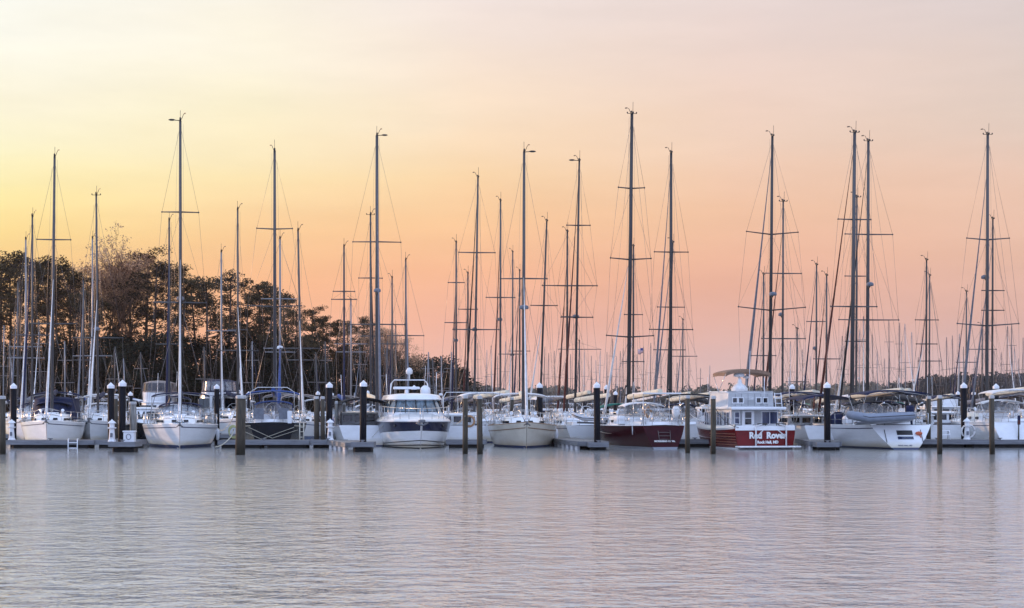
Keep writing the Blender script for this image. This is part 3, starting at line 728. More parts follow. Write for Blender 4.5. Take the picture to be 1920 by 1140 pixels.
ctr = sailboat('black-hulled sailboat stern-on with blue canvas and cream boarding posts behind the long dock', 'sailboat', PX(515,Y), Y, 96, 12.4, 3.75, 1.25, hz(283,Y), spr=spx([(430,33),(575,50)],283,Y),
         hull='black', stripe='creamc', boot=None, bimini='bluec', dodger='bluec', boom='bluec', mastm='alum', furl='greyc', furl_r=.05, group='large boats of the front row', seed=3, rake_s=.15, tr=.66, mr=.11, sprup=.03)
Y = 105.6
ce = sailboat('cream-hulled sailboat bow-on with dark waterline, large mast radar and open deck rails', 'sailboat', PX(981,Y), Y, -88.3, 12.2, 3.85, 1.12, hz(284,Y), spr=spx([(522,44)],284,Y), lean=pw(2,Y),
         hull='cream', stripe=None, mastm='alum', radar=(PZ(580,Y),.32), flip=1, furl='whitec', bimini='whitec', boom='creamc', boot='bottom', boot_h=.12, group='large boats of the front row', seed=5, top='arm', mr=.105, hk=dict(sheer=.22))
ce[1].band(lambda t: ce[1].sheer(t)-.30, lambda t: ce[1].sheer(t)-.26, off=.02).build('rub_rail', M['teak'], ce[0])
Y = 106.5
cf = sailboat('maroon-hulled sailboat stern-on with white canopy frame, lettered transom and tallest black mast', 'sailboat', PX(1178,Y), Y, 101, 13.0, 3.75, 1.16, hz(214,Y), spr=spx([(354,25),(487,39),(632,45)],214,Y), lean=pw(5,Y), sprup=.06,
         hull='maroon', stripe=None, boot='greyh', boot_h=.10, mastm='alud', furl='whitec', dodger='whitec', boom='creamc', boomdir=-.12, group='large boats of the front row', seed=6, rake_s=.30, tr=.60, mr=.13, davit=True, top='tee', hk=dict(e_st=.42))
r, h, d0, mp = cf
xs = h.x(0, .5)
g = MB(); g.bbox((xs+1.6, 0, d0+1.72), (2.3, 2.05, .07), .02)
g.build('canopy', M['whitec'], r)
g = MB()
for sx in (.6, 2.6):
    for sy in (-.98, .98): g.tube([(xs+sx, sy, d0), (xs+sx, sy, d0+1.7)], .02, 5)
g.tube([(xs+.2,.95,d0+.1),(xs+.2,.95,d0+.9),(xs+.2,-.95,d0+.9),(xs+.2,-.95,d0+.1)], .02, 5); g.build('canopy_frame', M['steel'], r)
text(r, 'lettering', 'MOREHEAD CI. VA.', M['lettw'], .13, Vector((h.x(0,.38)-.02, 0, .40)), (0,-1,0), (h.rs*-1*-1*.0+.30,0,1), .004)
g = MB(); g.tube([(h.x(0,.95)-.03,-.32,.95),(h.x(0,.4)-.05,-.30,.45)], .016, 4); g.tube([(h.x(0,.95)-.03,.32,.95),(h.x(0,.4)-.05,.30,.45)], .016, 4)
for z in (.5,.68,.86): g.tube([(h.x(0,z)-.04,-.31,z),(h.x(0,z)-.04,.31,z)], .014, 4)
g.build('boarding_ladder', M['wire'], r)
g = MB()
for zz, xo in ((0,0),): g.lathe([(.1,-.3),(.2,-.1),(.22,.1),(.12,.3)], (xs+.5,-.75,d0+.75), 9)
g.build('outboard_motor', M['whitec'], r)
g = MB(); g.tube([(xs+.3+.0,.8,d0+.45),(xs+.3,.98,d0+.75),(xs+.3,.8,d0+1.05),(xs+.3,.62,d0+.75)], .06, 6); g.build('horseshoe_buoy', M['ring'], r)
g = MB()
for sy in (1.35,-1.35): g.tube([(h.x(.1,.9)-.1, sy, 1.3),(h.x(.1,.9)-.1, sy, .72)], .03, 5)
g.build('fender_board', M['plast'], r)
g = MB()
g.bbox((h.x(.35,1.2), 1.15, d0+.32), (.9,.55,.45), .12); g.build('liferaft_canister', M['plast'], r)
# white sailboat with dinghy on davits
Y = 106
ch_ = sailboat('white sailboat stern-on with open stepped transom, navy bimini and a grey dinghy on davits', 'sailboat', PX(1597,Y), Y, 99.5, 13.2, 4.1, 1.20, hz(249,Y), spr=spx([(412,32),(575,45)],249,Y), lean=pw(3,Y),
         hull='gel', stripe='stripe', boot='stripe', boot_h=.10, mastm='alum', furl='redfurl', furl_r=.075, bimini='navyc', dodger='blackc', boom='creamc', boomdir=-.25, group='large boats of the front row', seed=8, rake_s=.62, tr=.80, mr=.14, davit=True, top='tee', hk=dict(e_st=.62, e_mid=.2))
r, h, d0, mp = ch_
def trp(z): return h.x(0, z)-.012
for nm, yy, z0_, z1_, m_ in (('locker_hatch',-.12,.74,.97,'dark'),('locker_hatch',-.12,.52,.66,'glassb')):
    g = MB(); i = g.add([(trp(z0_)-.01,yy-.42,z0_),(trp(z0_)-.01,yy+.42,z0_),(trp(z1_)-.01,yy+.42,z1_),(trp(z1_)-.01,yy-.42,z1_)]); j = g.add([(trp(z0_)+.05,yy-.42,z0_),(trp(z0_)+.05,yy+.42,z0_),(trp(z1_)+.05,yy+.42,z1_),(trp(z1_)+.05,yy-.42,z1_)])
    g.face((i,i+1,i+2,i+3)); g.face((j+3,j+2,j+1,j))
    for q in range(4): g.face((i+q,j+q,j+(q+1)%4,i+(q+1)%4))
    g.build(nm, M[m_], r)
g = MB()
for yy in (-1.0,.95): g.tube([(trp(1.0)-.03,yy,1.0),(trp(.35)-.03,yy,.35)], .018, 4)
g.build('swim_step_rail', M['dark'], r)
g = MB(); g.ell((trp(.82)-.08,-.85,.82), (.07,.2,.1), 8, 5); g.tube([(trp(.82)-.06,-.7,.85),(trp(.8)-.06,-.9,.72),(trp(.7)-.06,-.95,.6)], .03, 5); g.build('stern_float', M['orange'], r)
text(r, 'lettering', 'Catalina', M['lettd'], .16, h.P(.42, h.sheer(.42)*.55, 1, .015), (-1,-.04,0), (0,.12,1), .002)
text(r, 'lettering', 'ROCK HALL  MD', M['lettd'], .10, Vector((trp(.2)-.012, 0, .2)), (0,-1,0), (.62,0,1), .001)
g = MB(); g.bbox((h.x(.35,1.2), 1.2, d0+.30), (.7,.5,.42), .14); g.build('liferaft_canister', M['plast'], r)

def dinghy(label, loc, rz, s=1.0, m='rubber', motor=True, tilt=0.0, group='inflatable dinghies', lift=0.0):
    r = thing('inflatable_dinghy', label, 'dinghy', loc, rz, group); r.rotation_euler = (tilt, lift, rz)
    g = MB(); pts = []; Ld = 3.1*s; Wd = .62*s
    P_ = [(-Ld*.55,Wd,.02)]+[(-Ld*.5+Ld*.75*k, Wd, .02+.05*k) for k in (.0,.33,.66,1)]+[(Ld*.25+Ld*.25*math.sin(a), Wd*math.cos(a), .08+.20*math.sin(a)) for a in [i*math.pi/8 for i in range(1,8)]]
    P_ = P_+[(x,-y,z) for x,y,z in P_[4::-1]]
    n = len(P_); rr = [.05*s]+[.21*s]*(n-2)+[.05*s]
    g.tube(P_, rr, 10); g.build('tube', M[m], r)
    g = MB(); g.sheet([[(-Ld*.48+Ld*.9*i/5, y*(1 if i < 4 else .6), -.16*s-(.12*(1-abs(y)/.6) if True else 0)+.05*i/5) for y in (-.6*s,-.3*s,0,.3*s,.6*s)] for i in range(6)], .04); g.build('floor', M['greyh'], r)
    g = MB(); g.box((-Ld*.46,0,.02), (.06,Wd*1.5,.42)); g.build('transom_board', M['greyh'], r)
    g = MB(); q = [(x, y*1.33+(.0), z+.03) for x,y,z in P_[1:-1]]; q = [(x*1.02+(.12 if abs(y) < .5 else 0), y, z) for x,y,z in q]; g.tube(q, .02, 4); g.build('rub_strake', M['dark'], r)
    if motor:
        g = MB(); g.bbox((-Ld*.46-.18,0,.35), (.42,.3,.42), .1); g.tube([(-Ld*.46-.18,0,.2),(-Ld*.46-.22,0,-.45)], .06, 6); g.build('outboard_motor', M['navyc'], r)
    return r
dinghy('grey inflatable dinghy slung on davits across the stern of the white sailboat', at(1650, 784, 98.2), R(186), 1.0, 'rubber', True, 0, lift=R(4))

# black-hulled boat: pushpit seats, boarding posts, crossed mooring lines
r, h, d0, mp = ctr
xs = h.x(0, .8)
for yy in (.75,-.62):
    g = MB(); g.bbox((xs+.3, yy, d0+.55), (.12,.55,.62), .05); g.build('stern_seat', M['greyc'], r)
g = MB()
for yy in (-1.5,-1.72): g.tube([(xs+.1,yy,1.28),(xs-.05,yy,.25)], .035, 5)
for zz in (.5,.8,1.05): g.tube([(xs,-1.5,zz),(xs,-1.72,zz)], .02, 4)
g.build('boarding_post', M['cream'], r)
g = MB(); g.tube([(xs-.05,1.3,1.05),(xs-.35,0,.45),(xs-.05,-1.4,.9)], .014, 4); g.tube([(xs-.05,-1.2,1.05),(xs-.3,.6,.4),(xs+.0,1.5,.8)], .014, 4); g.build('mooring_line', M['rope'], r)
g = MB(); g.tube([(xs+.1,-.1,d0),(xs+.1,-.1,d0+.7)], .02, 4); g.bbox((xs+.1,-.95,d0+.35), (.06,.26,.7), .03); g.build('stern_light_board', M['plast'], r)
g = MB(); g.tube([(xs+.2,1.2,d0+.4),(xs+.2,1.2,d0+1.75),(xs+.2,.8,d0+2.0),(xs+.2,-.8,d0+2.0),(xs+.2,-1.2,d0+1.75),(xs+.2,-1.2,d0+.4)], .024, 5); g.build('stern_arch', M['steel'], r)

# ---- motor yacht --------------------------------------------------------------------------------------
def motor_yacht():
    L, B = 12.0, 4.0; a = R(-83.5); bowX, bowY = PX(791,99.0), 99.0
    ox, oy = bowX-math.cos(a)*L/2, bowY-math.sin(a)*L/2
    r = thing('motor_yacht', 'white express motor yacht with navy hull band and wraparound windscreen, bow-on beside the dock end', 'motor yacht', (ox,oy,0), a, 'large boats of the front row')
    h = Hull(L, B, 1.42, tr=.92, rake_b=.75, e_mid=.14, e_bow=.42, D=.4, sheer=.03, full=2.9, xm=.35)
    h.mesh(24, 10).build('hull', M['gel'], r)
    h.band(lambda t: .88-.34*(1-t)**1.2+.06*t, lambda t: h.sheer(t)-.06, n=24, off=.008).build('hull_band', M['navy'], r)
    h.band(-.06, .05, n=24).build('boot_stripe', M['black'], r)
    g = MB()
    for s_ in (1,-1):
        for z0_, k in ((.16,.30),(.05,.16)):
            g.tube([h.P(t, z0_+k*max(0,t-.3)**1.4*1.5, s_, .012) for t in [i/20 for i in range(21)]], .022 if z0_ > .1 else .03, 4)
    g.build('chine', M['dark'], r)
    for s_ in (1,-1):
        for t in (.80,):
            p = h.P(t, 1.18, s_, .012); g = MB(); g.ell(p, (.16,.06,.07), 10, 6); g.build('porthole', M['glass'], r)
    g = MB()   # foredeck rising to the windscreen
    rings = []
    for i in range(21):
        t = i/20; hb = h.hb(t)-.01; z = h.sheer(t); x = h.x(t, z); rise = .50*max(0, min(1, (1-t)/.45))**.7 if t > .2 else .5
        rings.append([Vector((x, y*hb, z+.04*(abs(y)<1)+rise*(1-abs(y)**2.6))) for y in (-1,-.94,-.8,-.55,-.25,0,.25,.55,.8,.94,1)])
    g.loft(rings); g.build('foredeck', M['gel'], r)
    zb, zt = 1.86, 2.52
    o1 = outline(-4.4, 1.75, 1.70, 1.68, 8, 3.2); o2 = outline(-4.4, .75, 1.50, 1.46, 8, 3.2)
    g = MB(); wallring(g, o1, 1.3, o1, zb+.02); g.build('cabin_base', M['gel'], r)
    g = MB(); wallring(g, [(x-.02,y*.985) for x,y in o1], zb, [(x-.02,y*.985) for x,y in o2], zt); g.build('windscreen', M['glassp'], r)
    g = MB()
    n = len(o1)
    for j in (4,6,8,10,11,12,14,16,18):
        if j < n: g.tube([(o1[j][0],o1[j][1],zb-.02),(o2[j][0],o2[j][1],zt+.02)], .05 if j in (8,14,11) else .035, 5)
    g.build('window_pillar', M['glass'], r)
    o3 = [(x*1.0+.10,y*1.07) for x,y in o2]; g = MB()
    wallring(g, [(x,y) for x,y in o2], zt-.01, o3, zt+.06); wallring(g, o3, zt+.06, [(x-.12,y*.95) for x,y in o3], zt+.26); roofcap(g, [(x-.12,y*.95) for x,y in o3], zt+.26, .10, .05); g.build('roof', M['gel'], r)
    g = MB()
    for s_ in (1,-1):
        top = []
        for i in range(9):
            t = .42+.56*i/8; p = h.P(t, h.sheer(t), s_); p.y -= s_*.1; q = p+Vector((.12,0,.62+.22*(1-i/8))); g.tube([p, q], .014, 4); top.append(q)
        top.append(Vector((top[-1].x+.3, s_*.05, top[-1].z))); g.tube(top, .02, 5)
    g.build('railing', M['steel'], r)
    g = MB(); bx = h.x(1,h.sheer(1)); g.bbox((bx+.02,0,h.sheer(1)-.02), (.5,.34,.16), .05); g.tube([(bx+.2,-.3,1.36),(bx+.3,0,1.22),(bx+.2,.3,1.36)], .06, 6); g.build('anchor', M['anchor'], r)
    for s_ in (-1,1):
        g = MB(); g.bbox((1.9, s_*.55, 1.93), (.05,.9,.03), .01); g.tube([(1.5, s_*.2, 1.93), (1.05, s_*.55, 2.35)], .014, 4); g.build('wiper', M['dark'], r)
    g = MB(); g.lathe([(.03,0),(.27,.02),(.29,.25),(.26,.42),(.12,.55),(.02,.57)], (-3.4,.82,zt+.30), 12); g.build('satellite_dome', M['plast'], r)
    g = MB(); g.lathe([(.12,0),(.10,.3)], (-3.2,-.25,zt+.34), 8); g.bbox((-3.2,-.25,zt+.72), (.22,1.5,.14), .05); g.build('radar_scanner', M['plast'], r)
    g = MB(); g.tube([(-3.0,1.4,zt+.2),(-3.1,1.43,zt+1.6)], .016, 4); g.tube([(-3.0,-1.35,zt+.2),(-3.1,-1.4,zt+1.5)], .016, 4); g.build('antenna', M['plast'], r)
    g = MB(); g.tube([h.P(.7,1.2,-1,.0)+Vector((0,.05,.3)), h.P(.45,.5,-1,.5)], .014, 4); g.build('mooring_line', M['rope'], r)
motor_yacht()

# ---- red trawler --------------------------------------------------------------------------------------
def trawler():
    L, B = 10.4, 3.35; a = R(101); sX, sY = PX(1435,98.6), 98.6
    ox, oy = sX+math.cos(a)*L/2, sY+math.sin(a)*L/2
    r = thing('trawler_yacht', 'red-hulled white trawler with tan flybridge canopy, stern-on, white name across its transom', 'trawler', (ox,oy,0), a, 'large boats of the front row')
    h = Hull(L, B, .98, tr=.97, rake_s=.02, rake_b=.5, e_mid=.10, e_bow=.55, D=.4, sheer=.42, full=2.7, xm=.45, e_st=.10)
    h.mesh(24, 10).build('hull', M['red'], r)
    h.band(-.06, .07, n=24, off=.008).build('boot_stripe', M['whitec'], r)
    # bulwark in white above the red
    g = MB()
    for s_ in (1,-1):
        rows = []
        for i in range(25):
            t = i/24; S = h.sheer(t); k = .20+.16*max(0,(t-.35)/.65); p = h.P(t, S, s_)
            rr = [p+Vector((0,s_*.015,-.03)), p+Vector((0,s_*.05,.06)), p+Vector((0,s_*.01,k)), p+Vector((0,-s_*.07,k)), p+Vector((0,-s_*.07,0))]
            rows.append(rr if s_ > 0 else rr[::-1])
        g.loft(rows, sm=False)
    x0 = h.x(0, 1.0); g.bbox((x0+.02, 0, 1.09), (.09, B*.96, .24), .02); g.build('bulwark', M['gel'], r)
    h.deck(24, drop=.45, camber=.02, t0=.0).build('deck', M['deck'], r)
    g = MB(); hz_ = []
    for s_ in (1,-1):
        for z in (.22,.36,.50,.64,.78): g.tube([h.P(t, z, s_, .01) for t in (.01,.06,.12,.2,.3,.42)], .012, 3)
    g.build('hull_strake', M['ring'], r)
    # lower house
    xa, xf = x0+1.7, x0+7.3; w1 = 1.29; zl = 2.06
    g = MB(); o1 = outline(xa, xf, w1, w1*.98, 6, 5); wallring(g, o1, .5, [(x if x < xf-1 else x-.25, y*.99) for x,y in o1], zl, sm=False)
    i = len(g.v); q = g.add([(xa,w1,.5),(xa,-w1,.5),(xa,-w1*.99,zl),(xa,w1*.99,zl)]); g.face((q,q+1,q+2,q+3)); lower = g.build('lower_house', M['gel'], r)
    g = MB(); g.bbox((x0+4.3, 0, zl+.06), (6.6, 2.98, .11), .03); g.bbox((x0+1.15,0,zl+.02), (.25,2.9,.10), .03); g.build('boat_deck', M['gel'], r)
    # aft wall: narrow window, door, wide window    (starboard is -y, seen on the right)
    def aft_window(yc, zc, w_, h_, bars, m='glassb', x=xa, par=r):
        g = MB(); g.box((x-.012, yc, zc), (.02, w_, h_)); o = g.build('window', M[m], par)
        g = MB()
        for dy in (-w_/2, w_/2): g.box((x-.022, yc+dy, zc), (.03,.035,h_+.07))
        for dz_ in (-h_/2, h_/2): g.box((x-.0205, yc, zc+dz_), (.027,w_-.035,.035))
        if 'v' in bars: g.box((x-.0215, yc, zc), (.028,.03,h_-.035))
        if 'h' in bars: g.box((x-.0215, yc, zc), (.028,w_-.035,.03))
        g.build('frame', M['gel'], o)
    aft_window(.98, 1.60, .26, .62, 'h')
    aft_window(-.80, 1.60, .86, .66, 'v')
    g = MB(); g.bbox((xa-.02, .38, 1.25), (.05, .66, 1.42), .01); dr = g.build('door', M['gel'], r)
    g = MB(); g.box((xa-.052, .38, 1.58), (.02,.34,.64)); g.build('window', M['glass'], dr)
    g = MB(); g.box((xa-.066, .38, 1.58), (.012,.36,.03)); g.build('window_bar', M['gel'], dr)
    g = MB(); g.tube([(xa-.06,.12,1.2),(xa-.1,.12,1.2),(xa-.1,.12,1.28)], .012, 4); g.build('handle', M['steel'], dr)
    for s_ in (1,-1):
        for xc, w_ in ((xa+.75,.95),(xa+2.0,.95),(xa+3.2,.9),(xa+4.3,.8)):
            g = MB(); g.box((xc, s_*(w1+.006), 1.55), (w_,.02,.68)); o = g.build('window', M['glassb'], r)
            g = MB()
            for dx in (-w_/2, 0, w_/2): g.box((xc+dx, s_*(w1+.018), 1.55), (.045,.03,.74))
            for dz_ in (-.35,.35): g.box((xc, s_*(w1+.0165), 1.55+dz_), (w_-.045,.027,.04))
            g.build('frame', M['gel'], o)
    # upper house / flybridge coaming
    ua, uf = x0+2.4, x0+6.7; zu0, zu1 = zl+.11, 2.92
    g = MB(); o1 = outline(ua, uf, 1.26, 1.26, 6, 5); o2 = [(x-(.2 if x > uf-1 else 0), y*.97) for x,y in o1]; wallring(g, o1, zu0, o2, zu1, sm=False)
    q = g.add([(ua,1.26,zu0),(ua,-1.26,zu0),(ua,-1.22,zu1),(ua,1.22,zu1)]); g.face((q,q+1,q+2,q+3)); roofcap(g, o2, zu1, .05, .02); g.build('upper_house', M['gel'], r)
    g = MB()
    for yy in (-.9,-.55,-.2,.15,.5,.85): g.box((ua-.008, yy, (zu0+zu1)/2), (.012,.012,zu1-zu0-.1))
    g.build('panel_seam', M['greyc'], r)
    for yc in (.88,.55,-.42,-.80): aft_window(yc, 2.52, .26, .28, '', 'glass', ua-.012)
    g = MB(); o3 = [(x+.10,y*1.05) for x,y in o2]; wallring(g, o2, zu1-.03, o3, zu1+.05); wallring(g, o3, zu1+.05, o2, zu1+.09); g.build('coaming_rim', M['gel'], r)
    # canopy on bows
    zc = 3.92; cx = x0+3.9
    arch_sheet(cx-1.1, cx+1.3, 1.24, zc-.02, .26, .17, n=14, crown=.04).build('canopy', M['tanc'], r)
    g = MB()
    for s_ in (1,-1):
        for xx in (cx-1.0, cx+1.2): g.tube([(cx, s_*1.3, zu1+.05), (xx, s_*1.21, zc-.02)], .018, 5)
    g.build('canopy_frame', M['steel'], r)
    g = MB(); g.lathe([(.06,0),(.05,.75)], (x0+3.3,.35,zu1+.1), 8); g.lathe([(.03,.72),(.28,.76),(.30,.86),(.22,.97),(.03,1.0)], (x0+3.3,.35,zu1+.1), 14); g.build('radar_dome', M['plast'], r)
    g = MB(); g.lathe([(.42,-.28),(.44,-.05),(.30,.10),(.14,.22),(.10,.42),(.02,.50)], (x0+3.0,.42,zu1+.28), 14); g.build('tender_cover', M['whitec'], r)
    g = MB(); g.lathe([(.02,0),(.16,.04),(.17,.12),(.02,.18)], (x0+3.5,-.1,zu1+.75), 10); g.tube([(x0+3.5,-.1,zu1),(x0+3.5,-.1,zu1+.8)], .02, 5); g.build('antenna_dome', M['plast'], r)
    g = MB(); g.tube([(x0+2.5,.05,zu1),(x0+2.5,.0,zu1+2.2)], .012, 4); g.tube([(x0+2.4,-.75,zu0),(x0+2.4,-.75,zu1+.8)], .02, 4); g.build('antenna', M['plast'], r)
    # boat deck ladder rails, bow pulpit rail
    g = MB()
    for yy in (-1.35,-1.0):
        g.tube([(x0+1.3,yy,zl+.1),(x0+1.5,yy,zl+.85)], .025, 5)
    for z in (.3,.55,.8): g.tube([(x0+1.3+z*.25,-1.35,zl+z),(x0+1.3+z*.25,-1.0,zl+z)], .018, 4)
    g.tube([(x0+1.35,-1.42,zl+.62),(x0+5,-1.42,zl+.62)], .018, 4); g.build('ladder', M['plast'], r)
    g = MB()
    for s_ in (1,-1):
        top = []
        for i in range(8):
            t = .60+.385*i/7; p = h.P(t, h.sheer(t)+.28, s_); p.y -= s_*.04; g.tube([p, p+Vector((0,0,.62))], .02, 5); top.append(p+Vector((0,0,.62)))
        top.append(Vector((top[-1].x+.25, 0, top[-1].z))); g.tube(top, .032, 6)
    g.build('bow_rail', M['plast'], r)
    # swim platform, davits, ladder
    g = MB(); g.bbox((x0-.42,-.02,.14), (.8,3.3,.07), .03); g.build('swim_platform', M['whitec'], r)
    for yy in (.55,-1.08):
        g = MB(); g.tube([(x0-.12,yy,.16),(x0-.14,yy,1.0),(x0+.05,yy,1.2)], .04, 6); sgn = -1 if yy > 0 else 1
        g.tube([(x0-.14,yy,.62),(x0-.06,yy+sgn*.42,.98)], .026, 5); g.tube([(x0-.1,yy,1.2),(x0-.1,yy+sgn*.35,1.28)], .03, 5); g.build('davit', M['whitec'], r)
    g = MB(); g.bbox((x0+.02,.15,1.30), (.2,.5,.07), .02); g.bbox((x0+.02,-.85,1.30), (.2,.5,.07), .02)
    for yy in (.4,.0,-.6,-1.1): g.tube([(x0,yy,1.2),(x0,yy,1.35)], .015, 4)
    g.build('stern_rail', M['dark'], r)
    xt = x0-.035
    text(r, 'name_lettering', 'Red  Rover', M['lettw'], .44, Vector((xt,-.12,.70)), (0,-1,0), (0,0,1), .022, .006, sxy=.98)
    g = MB()       # slab serifs of the name
    text(r, 'port_lettering', 'Rock Hall, MD', M['lettw'], .19, Vector((xt,-.12,.36)), (0,-1,0), (0,0,1), .010)
    for s_ in (1,): pass
    g = MB(); g.tube([(x0+1.1,1.45,1.5),(x0+3.0,1.55,1.9),(x0+5,1.6,2.2)], .015, 4); g.build('mooring_line', M['rope'], r)
trawler()

# right-hand sailboat with tan bimini
Y = 110.5
ci = sailboat('white sailboat at the right edge with pale arched bimini, stern beyond the long dock', 'sailboat', PX(1850,Y), Y, 92, 12.8, 4.0, 1.30, hz(253,Y), spr=spx([(450,40),(611,58)],253,Y), sprup=.07,
         bimini='whitec', dodger='whitec', mastm='alum', radar=(PZ(522,Y),.28), flip=1, furl='alum' if False else 'greyc', furl_r=.08, boom='creamc', boomdir=-.32, boot='stripe', group='large boats of the front row', seed=9, top='tee', mr=.12, tr=.86, rake_s=.3, wheel=True)

